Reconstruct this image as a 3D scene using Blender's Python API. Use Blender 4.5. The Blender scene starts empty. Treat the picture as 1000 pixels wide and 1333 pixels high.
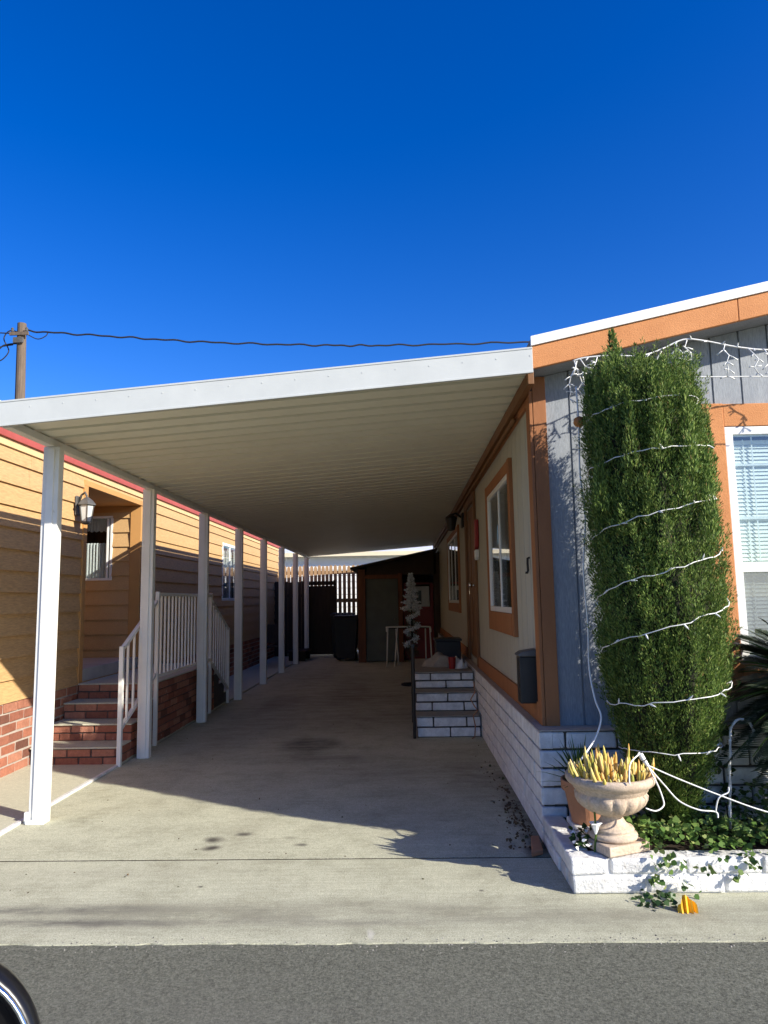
import bpy, bmesh, math, random
import numpy as np
from mathutils import Vector, Matrix
random.seed(7); rng = np.random.default_rng(7)
scene = bpy.context.scene
COL = scene.collection
R = math.radians

# ------------------------------------------------------------------ mesh builder
class MB:
    def __init__(s): s.v = []; s.f = []
    def add(s, vs, fs):
        o = len(s.v); s.v += [tuple(p) for p in vs]; s.f += [tuple(i + o for i in f) for f in fs]; return s
    def hexa(s, p): return s.add(p, [(0,3,2,1),(4,5,6,7),(0,1,5,4),(1,2,6,5),(2,3,7,6),(3,0,4,7)])
    def box(s, x0, x1, y0, y1, z0, z1):
        return s.hexa([(x0,y0,z0),(x1,y0,z0),(x1,y1,z0),(x0,y1,z0),(x0,y0,z1),(x1,y0,z1),(x1,y1,z1),(x0,y1,z1)])
    def boxm(s, P, u0, u1, w0, w1, d0, d1):
        return s.hexa([P(u0,w0,d0),P(u1,w0,d0),P(u1,w0,d1),P(u0,w0,d1),P(u0,w1,d0),P(u1,w1,d0),P(u1,w1,d1),P(u0,w1,d1)])
    def prism(s, poly, f, a, b):
        n = len(poly)
        vs = [f(p, a) for p in poly] + [f(p, b) for p in poly]
        fs = [tuple(range(n))[::-1], tuple(range(n, 2*n))] + [(i, (i+1) % n, n + (i+1) % n, n + i) for i in range(n)]
        return s.add(vs, fs)
    def tube(s, path, r, n=8, cap=True):
        path = [Vector(p) for p in path]; m = len(path); vs = []; fs = []
        rr = r if isinstance(r, (list, tuple)) else [r]*m
        t0 = (path[1]-path[0]).normalized()
        nrm = t0.orthogonal().normalized()
        for i, p in enumerate(path):
            t = (path[min(i+1, m-1)] - path[max(i-1, 0)])
            t = t.normalized() if t.length > 1e-9 else t0
            nrm = (nrm - t*nrm.dot(t)); nrm = nrm.normalized() if nrm.length > 1e-6 else t.orthogonal().normalized()
            b = t.cross(nrm)
            for k in range(n):
                a = 2*math.pi*k/n
                vs.append(p + (nrm*math.cos(a) + b*math.sin(a))*rr[i])
        for i in range(m-1):
            for k in range(n):
                fs.append((i*n+k, i*n+(k+1) % n, (i+1)*n+(k+1) % n, (i+1)*n+k))
        if cap: fs += [tuple(range(n))[::-1], tuple((m-1)*n+k for k in range(n))]
        return s.add(vs, fs)
    def lathe(s, prof, c, n=32, mod=None):
        vs = []; fs = []; m = len(prof)
        for j, (r, z) in enumerate(prof):
            for k in range(n):
                a = 2*math.pi*k/n; q = r*(mod(a, z) if mod else 1)
                vs.append((c[0]+q*math.cos(a), c[1]+q*math.sin(a), c[2]+z))
        for j in range(m-1):
            for k in range(n): fs.append((j*n+k, j*n+(k+1) % n, (j+1)*n+(k+1) % n, (j+1)*n+k))
        fs += [tuple(range(n))[::-1], tuple((m-1)*n+k for k in range(n))]
        return s.add(vs, fs)
    def build(s, name, mat, parent=None, smooth=False, bevel=0, segs=2, recalc=True):
        me = bpy.data.meshes.new(name)
        off = wloc(parent)
        me.from_pydata([(x-off[0], y-off[1], z-off[2]) for x, y, z in s.v], [], s.f)
        if recalc:
            bm = bmesh.new(); bm.from_mesh(me); bmesh.ops.recalc_face_normals(bm, faces=bm.faces); bm.to_mesh(me); bm.free()
        me.materials.append(mat)
        if smooth: me.polygons.foreach_set('use_smooth', [True]*len(me.polygons))
        o = bpy.data.objects.new(name, me); COL.objects.link(o)
        if parent: o.parent = parent
        if bevel:
            b = o.modifiers.new('bevel', 'BEVEL'); b.width = bevel; b.segments = segs; b.limit_method = 'ANGLE'
        return o
def wloc(o):
    p = Vector((0,0,0))
    while o: p += o.location; o = o.parent
    return p
def npmesh(name, V, F, mat, parent=None, smooth=False):
    me = bpy.data.meshes.new(name)
    V = np.asarray(V, float) - np.array(wloc(parent)); F = np.asarray(F, int); k = F.shape[1]
    me.vertices.add(len(V)); me.vertices.foreach_set('co', V.ravel())
    me.loops.add(F.size); me.loops.foreach_set('vertex_index', F.ravel())
    me.polygons.add(len(F)); me.polygons.foreach_set('loop_start', np.arange(0, F.size, k)); me.polygons.foreach_set('loop_total', np.full(len(F), k))
    me.update(calc_edges=True); me.validate()
    me.materials.append(mat)
    if smooth: me.polygons.foreach_set('use_smooth', [True]*len(me.polygons))
    o = bpy.data.objects.new(name, me); COL.objects.link(o)
    if parent: o.parent = parent
    return o
def tag(o, label, cat, group=None):
    o['label'] = label; o['category'] = cat
    if group: o['group'] = group
    return o
def thing(name, label, cat, loc=(0,0,0), group=None):
    o = bpy.data.objects.new(name, None); COL.objects.link(o); o.location = loc; o.empty_display_size = .1
    return tag(o, label, cat, group)
def struct(o, kind='structure'): o['kind'] = kind; return o
def dup(o, parent, off=(0,0,0)):
    c = o.copy(); COL.objects.link(c); c.parent = parent; c.location = Vector(o.location) + Vector(off); return c

# ------------------------------------------------------------------ materials
def nodes(name):
    m = bpy.data.materials.new(name); m.use_nodes = True
    return m, m.node_tree.nodes, m.node_tree.links, m.node_tree.nodes['Principled BSDF']
def mapped(N, L, scale=(1,1,1)):
    g = N.new('ShaderNodeNewGeometry'); mp = N.new('ShaderNodeMapping'); mp.inputs['Scale'].default_value = scale
    L.new(g.outputs['Position'], mp.inputs['Vector']); return mp.outputs[0]
def noise(N, L, vec, sc, det=4, rough=.6):
    t = N.new('ShaderNodeTexNoise'); t.inputs['Scale'].default_value = sc; t.inputs['Detail'].default_value = det; t.inputs['Roughness'].default_value = rough
    L.new(vec, t.inputs['Vector']); return t.outputs['Fac']
def ramp(N, L, fac, stops):
    r = N.new('ShaderNodeValToRGB'); e = r.color_ramp.elements
    while len(e) < len(stops): e.new(.5)
    for el, (p, c) in zip(e, stops): el.position = p; el.color = (*c, 1) if len(c) == 3 else c
    L.new(fac, r.inputs[0]); return r.outputs[0]
def mixc(N, L, fac, a, b, mode='MIX'):
    m = N.new('ShaderNodeMix'); m.data_type = 'RGBA'; m.blend_type = mode
    for i, x in ((0, fac), (6, a), (7, b)):
        if hasattr(x, 'links'): L.new(x, m.inputs[i])
        else: m.inputs[i].default_value = x if i == 0 else (*x, 1)
    return m.outputs[2]
def bump(N, L, bs, h, strength, dist=.01):
    b = N.new('ShaderNodeBump'); b.inputs['Strength'].default_value = strength; b.inputs['Distance'].default_value = dist
    L.new(h, b.inputs['Height']); L.new(b.outputs[0], bs.inputs['Normal'])
def pm(name, c1, c2=None, sc=3, rough=.7, bs=60, bst=.2, bd=.005, stretch=(1,1,1), metal=0, spec=.4, fine=0, dirt=None):
    m, N, L, B = nodes(name)
    c2 = c2 or tuple(x*.8 for x in c1)
    v = mapped(N, L, stretch)
    col = ramp(N, L, noise(N, L, v, sc, 6, .65), [(.3, c2), (.7, c1)])
    if fine:
        f = ramp(N, L, noise(N, L, v, fine, 3, .7), [(.35, (.72,.72,.72)), (.65, (1,1,1))])
        col = mixc(N, L, 1, col, f, 'MULTIPLY')
    if dirt:
        mk = ramp(N, L, noise(N, L, v, dirt[1], 8, .75), [(dirt[2], (0,0,0)), (dirt[3], (1,1,1))])
        col = mixc(N, L, mk, col, dirt[0])
    L.new(col, B.inputs['Base Color'])
    B.inputs['Roughness'].default_value = rough; B.inputs['Metallic'].default_value = metal; B.inputs['Specular IOR Level'].default_value = spec
    if bst: bump(N, L, B, noise(N, L, v, bs, 5, .7), bst, bd)
    return m
def island(name, stops, rough=.8, bs=80, bst=.4, bd=.004, sc=25, patch=None, trans=0):
    """per-piece random colour (bricks, leaves) with some grain"""
    m, N, L, B = nodes(name)
    g = N.new('ShaderNodeNewGeometry'); v = g.outputs['Position']
    col = ramp(N, L, g.outputs['Random Per Island'], stops)
    gr = ramp(N, L, noise(N, L, v, sc, 5, .7), [(.3, (.7,.7,.7)), (.7, (1.1,1.1,1.1))])
    col = mixc(N, L, 1, col, gr, 'MULTIPLY')
    if patch:
        mk = ramp(N, L, noise(N, L, v, patch[1], 6, .7), [(patch[2], (0,0,0)), (patch[3], (1,1,1))])
        col = mixc(N, L, mk, col, patch[0])
    L.new(col, B.inputs['Base Color']); B.inputs['Roughness'].default_value = rough; B.inputs['Specular IOR Level'].default_value = .25
    if bst: bump(N, L, B, noise(N, L, v, bs, 4, .7), bst, bd)
    if trans:
        t = N.new('ShaderNodeBsdfTranslucent'); mx = N.new('ShaderNodeMixShader'); mx.inputs[0].default_value = trans
        L.new(col, t.inputs['Color']); L.new(B.outputs[0], mx.inputs[1]); L.new(t.outputs[0], mx.inputs[2])
        L.new(mx.outputs[0], N['Material Output'].inputs['Surface'])
    return m
def glassm(name, tint=(.92,.95,.95), refl=.07):
    m, N, L, B = nodes(name)
    t = N.new('ShaderNodeBsdfTransparent'); t.inputs[0].default_value = (*tint, 1)
    g = N.new('ShaderNodeBsdfGlossy'); g.inputs['Roughness'].default_value = .02
    fc = N.new('ShaderNodeLayerWeight'); fc.inputs[0].default_value = .5; lw = N.new('ShaderNodeMath'); lw.operation = 'POWER'; lw.inputs[1].default_value = 4.5; L.new(fc.outputs['Facing'], lw.inputs[0])
    ad = N.new('ShaderNodeMath'); ad.operation = 'ADD'; ad.use_clamp = True; ad.inputs[1].default_value = refl
    L.new(lw.outputs[0], ad.inputs[0])
    mx = N.new('ShaderNodeMixShader'); L.new(ad.outputs[0], mx.inputs[0]); L.new(t.outputs[0], mx.inputs[1]); L.new(g.outputs[0], mx.inputs[2])
    vec = mapped(N, L)
    b = N.new('ShaderNodeBump'); b.inputs['Strength'].default_value = .03; L.new(noise(N, L, vec, 2.5, 2), b.inputs['Height']); L.new(b.outputs[0], g.inputs['Normal'])
    L.new(mx.outputs[0], N['Material Output'].inputs['Surface']); return m

def ground_mat(name, c_lo, c_hi, speck, stains=(), bands=(), bst=.35, tint=(1,1,1), fine=240, cracks=0, bsc=110, broom=0):
    """concrete / asphalt: broad mottling, grit, and stains at the places where they lie (x, y, rx, ry, amount, colour)"""
    m, N, L, B = nodes(name)
    v = mapped(N, L)
    col = ramp(N, L, noise(N, L, v, 1.1, 8, .7), [(.28, c_lo), (.72, c_hi)])
    col = mixc(N, L, .5, col, ramp(N, L, noise(N, L, v, 34, 6, .75), [(.3, tuple(x*.82 for x in c_lo)), (.7, tuple(min(1, x*1.1) for x in c_hi))]))
    gr = ramp(N, L, noise(N, L, v, fine, 2, .8), [(.3, (1-speck,)*3), (.7, (1+speck*.6,)*3)])
    col = mixc(N, L, 1, col, gr, 'MULTIPLY')
    dn = N.new('ShaderNodeTexNoise'); dn.inputs['Scale'].default_value = 5; dn.inputs['Detail'].default_value = 6; L.new(v, dn.inputs['Vector'])
    dv = N.new('ShaderNodeVectorMath'); dv.operation = 'MULTIPLY_ADD'; L.new(dn.outputs['Color'], dv.inputs[0]); dv.inputs[1].default_value = (.35,.30,0)
    L.new(v, dv.inputs[2])
    dv2 = N.new('ShaderNodeVectorMath'); dv2.operation = 'MULTIPLY_ADD'; L.new(dn.outputs['Color'], dv2.inputs[0]); dv2.inputs[1].default_value = (.12,.05,0); L.new(v, dv2.inputs[2])
    bm_ = N.new('ShaderNodeMapping'); bm_.inputs['Scale'].default_value = (1.3, 34, 1); L.new(v, bm_.inputs['Vector'])
    if broom: col = mixc(N, L, 1, col, ramp(N, L, noise(N, L, v, 3.6, 9, .72), [(.3, (.74,.73,.71)), (.52, (1,1,1)), (.7, (1.08,1.08,1.08))]), 'MULTIPLY')
    if broom: col = mixc(N, L, 1, col, ramp(N, L, noise(N, L, bm_.outputs[0], 1.6, 5, .7), [(.3, (1-broom,)*3), (.7, (1+broom*.5,)*3)]), 'MULTIPLY')
    sm2 = N.new('ShaderNodeMapping'); sm2.inputs['Scale'].default_value = (.6, 2.2, 1); L.new(v, sm2.inputs['Vector'])
    brk = ramp(N, L, noise(N, L, sm2.outputs[0], 3.2, 8, .72), [(.36, (.25,)*3), (.58, (1.0,)*3)])
    for (x, y, rx, ry, amt, sc) in stains:
        mp = N.new('ShaderNodeMapping'); mp.vector_type = 'POINT'
        sm_ = ry < .25; ox, oy = (.06, .025) if sm_ else (.175, .15); mp.inputs['Location'].default_value = (-(x+ox)/rx, -(y+oy)/ry, 0); mp.inputs['Scale'].default_value = (1/rx, 1/ry, 0)
        L.new((dv2 if sm_ else dv).outputs[0], mp.inputs['Vector'])
        ln = N.new('ShaderNodeVectorMath'); ln.operation = 'LENGTH'; L.new(mp.outputs[0], ln.inputs[0])
        mr = N.new('ShaderNodeMapRange'); mr.interpolation_type = 'SMOOTHSTEP'
        for i, q in ((1, .15), (2, 1.25), (3, amt), (4, 0)): mr.inputs[i].default_value = q
        L.new(ln.outputs['Value'], mr.inputs[0])
        col = mixc(N, L, mixc(N, L, 1 if rx > .12 else .3, mr.outputs[0], brk, 'MULTIPLY'), col, sc)
    if cracks:
        vo = N.new('ShaderNodeTexVoronoi'); vo.feature = 'DISTANCE_TO_EDGE'; vo.inputs['Scale'].default_value = cracks
        L.new(dv.outputs[0], vo.inputs['Vector'])
        ck = ramp(N, L, vo.outputs['Distance'], [(.0, (.7,)*3), (.006, (0,)*3)])
        msk = ramp(N, L, noise(N, L, v, .6, 2), [(.56, (0,)*3), (.6, (1,)*3)])
        col = mixc(N, L, mixc(N, L, 1, ck, msk, 'MULTIPLY'), col, (.09,.08,.07))
    L.new(col, B.inputs['Base Color']); B.inputs['Roughness'].default_value = .9; B.inputs['Specular IOR Level'].default_value = .2
    bump(N, L, B, noise(N, L, v, bsc, 6, .8), bst, .006)
    return m

DK = (.055,.048,.042)
M = {}
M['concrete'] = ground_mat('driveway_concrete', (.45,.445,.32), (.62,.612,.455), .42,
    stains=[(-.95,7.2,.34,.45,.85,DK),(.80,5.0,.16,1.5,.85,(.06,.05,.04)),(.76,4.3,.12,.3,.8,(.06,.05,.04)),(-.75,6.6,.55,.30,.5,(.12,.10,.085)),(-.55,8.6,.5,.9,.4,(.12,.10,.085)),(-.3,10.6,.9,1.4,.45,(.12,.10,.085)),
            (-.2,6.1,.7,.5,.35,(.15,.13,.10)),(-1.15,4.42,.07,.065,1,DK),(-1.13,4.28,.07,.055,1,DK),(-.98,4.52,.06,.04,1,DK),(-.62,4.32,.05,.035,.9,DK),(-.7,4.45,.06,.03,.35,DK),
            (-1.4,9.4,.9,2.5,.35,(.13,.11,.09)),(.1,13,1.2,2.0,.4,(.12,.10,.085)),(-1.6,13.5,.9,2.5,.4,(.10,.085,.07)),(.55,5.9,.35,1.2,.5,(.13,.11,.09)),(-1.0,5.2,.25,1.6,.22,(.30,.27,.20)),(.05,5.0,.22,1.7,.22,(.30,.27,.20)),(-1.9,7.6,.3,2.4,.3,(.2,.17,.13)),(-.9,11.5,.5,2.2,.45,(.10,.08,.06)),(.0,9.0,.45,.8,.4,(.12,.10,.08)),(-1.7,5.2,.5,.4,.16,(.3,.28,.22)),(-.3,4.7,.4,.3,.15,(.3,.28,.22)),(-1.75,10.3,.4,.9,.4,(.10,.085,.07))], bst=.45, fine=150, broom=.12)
M['apron'] = ground_mat('pavement_concrete', (.46,.455,.33), (.59,.582,.435), .42,
    stains=[(-1.4,3.40,1.5,.19,.55,(.19,.178,.135)),(-1.75,3.47,.75,.06,.8,(.10,.095,.085)),(-1.65,3.33,.8,.05,.8,(.10,.095,.085)),(.2,3.40,1.9,.20,.5,(.19,.178,.135)),(-.4,3.33,1.2,.05,.35,(.13,.12,.11)),(1.6,3.4,1.3,.16,.3,(.19,.178,.135)),(-.16,3.205,.022,.06,.6,(.6,.58,.52)),
            (-1.05,3.72,.02,.016,.8,DK),(.35,3.66,.018,.014,.8,DK),(-1.5,3.9,.7,.1,.2,(.30,.28,.22)),(.5,3.85,.6,.12,.2,(.28,.26,.2))], bst=.45, fine=150, broom=.14)
M['asphalt'] = ground_mat('asphalt', (.140,.142,.110), (.190,.192,.152), .6, stains=[(-.6,2.5,1.5,.5,.3,(.16,.155,.13)),(1.0,2.1,.8,.6,.3,(.075,.073,.062))], bst=1.0, fine=105, bsc=95)
M['dirt'] = ground_mat('bare_earth', (.13,.10,.07), (.22,.18,.13), .4, bst=.8)
M['soil'] = ground_mat('planter_soil', (.03,.022,.015), (.07,.05,.035), .5, bst=1.0)
M['pad'] = ground_mat('pad_concrete', (.50,.485,.355), (.62,.60,.455), .35, stains=[(-3.0,4.9,.3,.2,.3,(.2,.18,.14))], bst=.3)
M['white_metal'] = pm('white_painted_metal', (.78,.77,.72), (.70,.69,.64), 5, .42, 200, .04, dirt=((.42,.38,.30), 14, .64, .82))
M['fascia_metal'] = pm('fascia_metal', (.54,.56,.54), (.48,.50,.485), 4, .5, 200, .04, dirt=((.45,.44,.38), 9, .62, .85))
M['roof_pan'] = pm('carport_roof_pan', (.86,.83,.66), (.80,.765,.60), 2.5, .5, 150, .05, dirt=((.50,.43,.30), 5, .62, .9))
M['orange_stucco'] = pm('orange_trim_paint', (.60,.26,.10), (.52,.215,.078), 8, .85, 120, .6, .006, dirt=((.40,.15,.05), 20, .6, .8))
M['orange_wood'] = pm('orange_trim_board', (.37,.150,.055), (.28,.105,.036), 6, .7, 60, .35, stretch=(1,1,.25), dirt=((.20,.07,.025), 10, .62, .8))
M['brown_wood'] = pm('brown_stained_wood', (.22,.10,.035), (.15,.065,.022), 5, .6, 50, .3, stretch=(2,2,.3))
M['bounce_tinted_siding'] = pm('grey_paint_bounce_tinted', (.47,.455,.375), (.42,.405,.33), 3, .75, 120, .35, .004, stretch=(3,3,.35))  # grey paint of the front wall, warm bounced light put into its colour
M['slate_siding'] = pm('slate_blue_siding', (.36,.385,.41), (.29,.315,.345), 3, .75, 120, .4, .004, stretch=(3,3,.35), fine=60)
M['white_block'] = island('white_painted_block', [(0, (.66,.65,.61)), (.5, (.74,.73,.70)), (1, (.80,.79,.76))], .75, 40, .85, .010, 14, patch=((.40,.36,.30), 16, .60, .76))
M['white_skirt'] = island('white_skirting_block', [(0, (.76,.75,.72)), (1, (.84,.83,.80))], .7, 70, .4, .006, 12, patch=((.42,.37,.30), 9, .64, .80))
M['mortar'] = pm('mortar', (.46,.40,.34), (.34,.29,.25), 20, .9, 120, .5)
M['dark_mortar'] = pm('dark_mortar', (.10,.09,.08), (.05,.045,.04), 20, .9, 120, .5)
M['brick'] = island('red_brick', [(0, (.15,.065,.046)), (.3, (.33,.125,.08)), (.55, (.46,.21,.135)), (.8, (.38,.14,.085)), (1, (.27,.10,.062))], .88, 70, .8, .008, 30, patch=((.62,.52,.42), 3.1, .66, .74))
M['yellow_siding'] = pm('ochre_lap_siding', (.64,.405,.185), (.57,.352,.155), 2, .68, 90, .18, .003, stretch=(2,.25,2), fine=50)
M['ochre_trim'] = pm('ochre_trim_paint', (.56,.29,.095), (.48,.25,.08), 4, .65, 90, .15)
M['frieze'] = pm('pale_ochre_paint', (.68,.47,.24), (.60,.41,.20), 3, .65, 90, .1)
M['red_fascia'] = pm('red_fascia_paint', (.40,.085,.065), (.33,.065,.05), 4, .6, 90, .1)
M['cream'] = pm('cream_paint', (.74,.66,.46), (.66,.58,.40), 2, .7, 60, .1)
M['white_paint'] = pm('white_paint', (.80,.80,.77), (.74,.74,.71), 5, .5, 100, .06)
M['vinyl'] = pm('white_vinyl_frame', (.82,.82,.80), (.76,.76,.74), 6, .35, 100, .03)
M['blind'] = pm('blind_slat', (.84,.84,.80), (.78,.78,.74), 6, .5, 40, .02)
M['curtain'] = pm('lace_curtain', (.70,.70,.68), (.55,.55,.54), 20, .9, 90, .4, stretch=(4,4,.4))
M['dark_int'] = pm('dark_room', (.045,.043,.04), (.025,.024,.022), 3, .8, 50, .1)
M['drape'] = pm('grey_drape', (.16,.15,.13), (.09,.085,.075), 12, .9, 60, .3, stretch=(4,4,.3))
M['glass'] = glassm('window_glass')
M['glass_front'] = glassm('window_glass_bright', (.90,.95,.95), .10)
m_, N_, L_, B_ = nodes('insect_screen'); t_ = N_.new('ShaderNodeBsdfTransparent'); x_ = N_.new('ShaderNodeMixShader'); x_.inputs[0].default_value = .32
B_.inputs['Base Color'].default_value = (.34,.36,.36,1); B_.inputs['Roughness'].default_value = .8
L_.new(t_.outputs[0], x_.inputs[1]); L_.new(B_.outputs[0], x_.inputs[2]); L_.new(x_.outputs[0], N_['Material Output'].inputs['Surface']); M['screen'] = m_
M['roof_shingle'] = pm('roof_shingle', (.16,.15,.14), (.09,.085,.08), 8, .9, 90, .6)
M['black'] = pm('black_paint', (.02,.02,.02), (.012,.012,.012), 8, .45, 100, .1)
M['black_plastic'] = pm('black_plastic', (.022,.023,.026), (.014,.014,.016), 8, .5, 120, .15)
M['gloss_black'] = pm('gloss_black', (.010,.010,.011), (.008,.008,.009), 8, .28, 100, 0, spec=.35)
M['chrome'] = pm('chrome_strip', (.85,.86,.87), (.75,.76,.77), 8, .12, 100, 0, metal=1)
M['mirror'] = pm('mirror_glass', (.80,.86,.90), (.78,.84,.88), 3, .03, 100, 0, metal=1)
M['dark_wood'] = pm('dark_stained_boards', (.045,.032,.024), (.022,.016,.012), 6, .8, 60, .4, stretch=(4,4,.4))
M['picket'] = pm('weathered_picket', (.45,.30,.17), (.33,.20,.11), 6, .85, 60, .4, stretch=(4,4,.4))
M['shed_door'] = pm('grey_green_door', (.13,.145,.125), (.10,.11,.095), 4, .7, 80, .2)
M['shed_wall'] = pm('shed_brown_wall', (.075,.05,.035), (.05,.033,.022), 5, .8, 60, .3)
M['rust_post'] = pm('red_brown_post', (.20,.075,.035), (.13,.05,.024), 6, .75, 60, .3, stretch=(3,3,.4))
M['stone'] = pm('cast_stone', (.66,.53,.40), (.55,.42,.30), 7, .85, 90, .5, .006, fine=70, dirt=((.30,.23,.17), 9, .58, .75))
M['terracotta'] = pm('terracotta', (.45,.22,.12), (.36,.165,.085), 6, .85, 80, .3)
M['wire_white'] = pm('white_plastic_wire', (.82,.82,.78), (.74,.74,.70), 10, .45, 100, 0)
M['bulb'] = pm('clear_bulb', (.86,.86,.82), (.80,.80,.76), 10, .2, 100, 0, spec=.7)
M['wood_pole'] = pm('weathered_pole', (.17,.125,.09), (.10,.075,.055), 4, .9, 40, .5, stretch=(5,5,.5))
M['cable'] = pm('black_cable', (.03,.03,.035), (.02,.02,.022), 10, .6, 100, 0)
M['red_metal'] = pm('red_painted_metal', (.33,.02,.02), (.25,.014,.014), 6, .45, 100, .05)
M['lamp_glass'] = pm('frosted_lamp_glass', (.62,.63,.60), (.52,.53,.50), 20, .3, 60, .1)
M['lamp_metal'] = pm('grey_lamp_metal', (.12,.115,.105), (.07,.068,.062), 10, .5, 60, .1)
M['bark'] = pm('bark', (.12,.08,.05), (.07,.045,.03), 10, .95, 40, .8, stretch=(3,3,.6))
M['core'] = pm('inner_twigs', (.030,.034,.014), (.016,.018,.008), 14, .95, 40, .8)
M['cypress'] = island('cypress_foliage', [(0, (.045,.090,.018)), (.4, (.115,.195,.040)), (.75, (.215,.31,.062)), (.965, (.30,.37,.10)), (1, (.27,.17,.07))], .6, 50, 0, trans=.22, sc=3)
M['ivy'] = island('ivy_leaf', [(0, (.035,.08,.02)), (.4, (.10,.19,.04)), (.8, (.19,.28,.07)), (1, (.32,.36,.13))], .42, 50, 0, trans=.2, sc=6)
M['dark_ivy'] = island('dark_ivy_leaf', [(0, (.02,.05,.014)), (1, (.06,.12,.03))], .42, 50, 0, trans=.15, sc=6)
M['sago'] = island('sago_leaflet', [(0, (.02,.035,.018)), (.6, (.045,.065,.035)), (1, (.10,.115,.07))], .35, 50, 0, trans=.1, sc=6)
M['spiky'] = island('spiky_leaf', [(0, (.05,.10,.02)), (1, (.12,.20,.04))], .5, 50, 0, trans=.15, sc=6)
M['fingers'] = island('yellow_succulent', [(0, (.30,.32,.06)), (.2, (.52,.46,.09)), (.45, (.78,.56,.14)), (.75, (.78,.64,.30)), (.92, (.70,.34,.07)), (1, (.26,.32,.07))], .5, 50, .1, sc=20)
M['litter'] = island('dry_leaf', [(0, (.07,.045,.025)), (.6, (.13,.08,.04)), (1, (.06,.075,.03))], .8, 50, 0, sc=10)
M['grit'] = island('grit', [(0, (.06,.06,.055)), (.6, (.22,.21,.18)), (1, (.55,.52,.45))], .9, 50, 0, sc=40)
M['tinsel'] = island('silver_tinsel', [(0, (.62,.64,.66)), (.5, (.90,.91,.92)), (1, (.93,.93,.93))], .25, 50, 0, sc=10)
M['yellow'] = pm('yellow_leaf', (.85,.50,.02), (.75,.38,.015), 20, .5, 60, .2)
M['orange_leaf'] = pm('orange_leaf', (.45,.18,.05), (.32,.12,.03), 20, .6, 60, .2)
M['cloth'] = pm('grey_cloth', (.42,.38,.32), (.26,.23,.19), 8, .95, 40, .8)
M['mat'] = pm('grey_carpet', (.36,.33,.28), (.26,.24,.20), 20, .95, 200, .8)
M['cane'] = pm('candy_cane_plastic', (.75,.75,.72), (.30,.32,.31), 40, .35, 100, 0)
M['band_grey'] = pm('grey_threshold', (.50,.50,.47), (.40,.40,.375), 5, .6, 60, .1)

# ------------------------------------------------------------------ camera, light, sky
f_px, yaw, pitch, roll, CH = 930, .0252, .1222, -.0168, 1.4
fwd = Vector((-math.sin(yaw)*math.cos(pitch), math.cos(yaw)*math.cos(pitch), math.sin(pitch)))
rt = Vector((math.cos(yaw), math.sin(yaw), 0)); up = rt.cross(fwd)
Rv = rt*math.cos(roll) + up*math.sin(roll); Uv = up*math.cos(roll) - rt*math.sin(roll)
cam = bpy.data.objects.new('camera', bpy.data.cameras.new('camera')); COL.objects.link(cam)
mt = Matrix((Rv, Uv, -fwd)).transposed().to_4x4(); mt.translation = (0, 0, CH); cam.matrix_world = mt
cam.data.sensor_fit = 'VERTICAL'; cam.data.sensor_height = 24; cam.data.lens = f_px/1333*24
cam.data.clip_start = .05; cam.data.clip_end = 2000; scene.camera = cam
SA, SB = 1.70, 1.05
sdir = Vector((SA, -SB, 1)).normalized()
elev = math.asin(sdir.z); azim = math.atan2(sdir.x, sdir.y)
sun = bpy.data.objects.new('sun', bpy.data.lights.new('sun', 'SUN')); COL.objects.link(sun)
sun.data.energy = 5.0; sun.data.angle = R(.5); sun.data.color = (1, .935, .82); sun.rotation_euler = (-sdir).to_track_quat('-Z', 'Y').to_euler(); sun.location = (20, -12, 15)
w = bpy.data.worlds.new('World'); scene.world = w; w.use_nodes = True
N, L = w.node_tree.nodes, w.node_tree.links
sky = N.new('ShaderNodeTexSky'); sky.sky_type = 'NISHITA'; sky.sun_disc = False
sky.sun_elevation = elev; sky.sun_rotation = azim; sky.air_density = 1.0; sky.dust_density = .7; sky.ozone_density = 4.0; sky.altitude = 300
hs = N.new('ShaderNodeHueSaturation'); hs.inputs['Saturation'].default_value = 1.36; hs.inputs['Hue'].default_value = .521; hs.inputs['Value'].default_value = 1.13
L.new(sky.outputs[0], hs.inputs['Color']); L.new(hs.outputs[0], N['Background'].inputs['Color'])
N['Background'].inputs['Strength'].default_value = .112
vs = scene.view_settings; vs.view_transform = 'Standard'; vs.look = 'None'; vs.gamma = 1; vs.exposure = .72; vs.use_curve_mapping = False

# ------------------------------------------------------------------ ground
def sheet(name, poly, z, mat, th=.0):
    mb = MB(); n = len(poly)
    if th: mb.prism(poly, lambda p, a: (p[0], p[1], a), z-th, z)
    else: mb.add([(x, y, z) for x, y in poly], [tuple(range(n))])
    return struct(mb.build(name, mat, recalc=bool(th)))
sheet('ground', [(-300,-300),(300,-300),(300,300),(-300,300)], -.06, M['dirt'])
# asphalt with a slightly ragged edge against the concrete gutter
edge = [(-60, 3.13)] + [(-4 + i*.05, 3.132 + random.uniform(-.004, .006)) for i in range(161)] + [(60, 3.13)]
sheet('road', [(60,-40),(-60,-40)][::-1] + edge[::-1], -.005, M['asphalt'])
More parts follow.
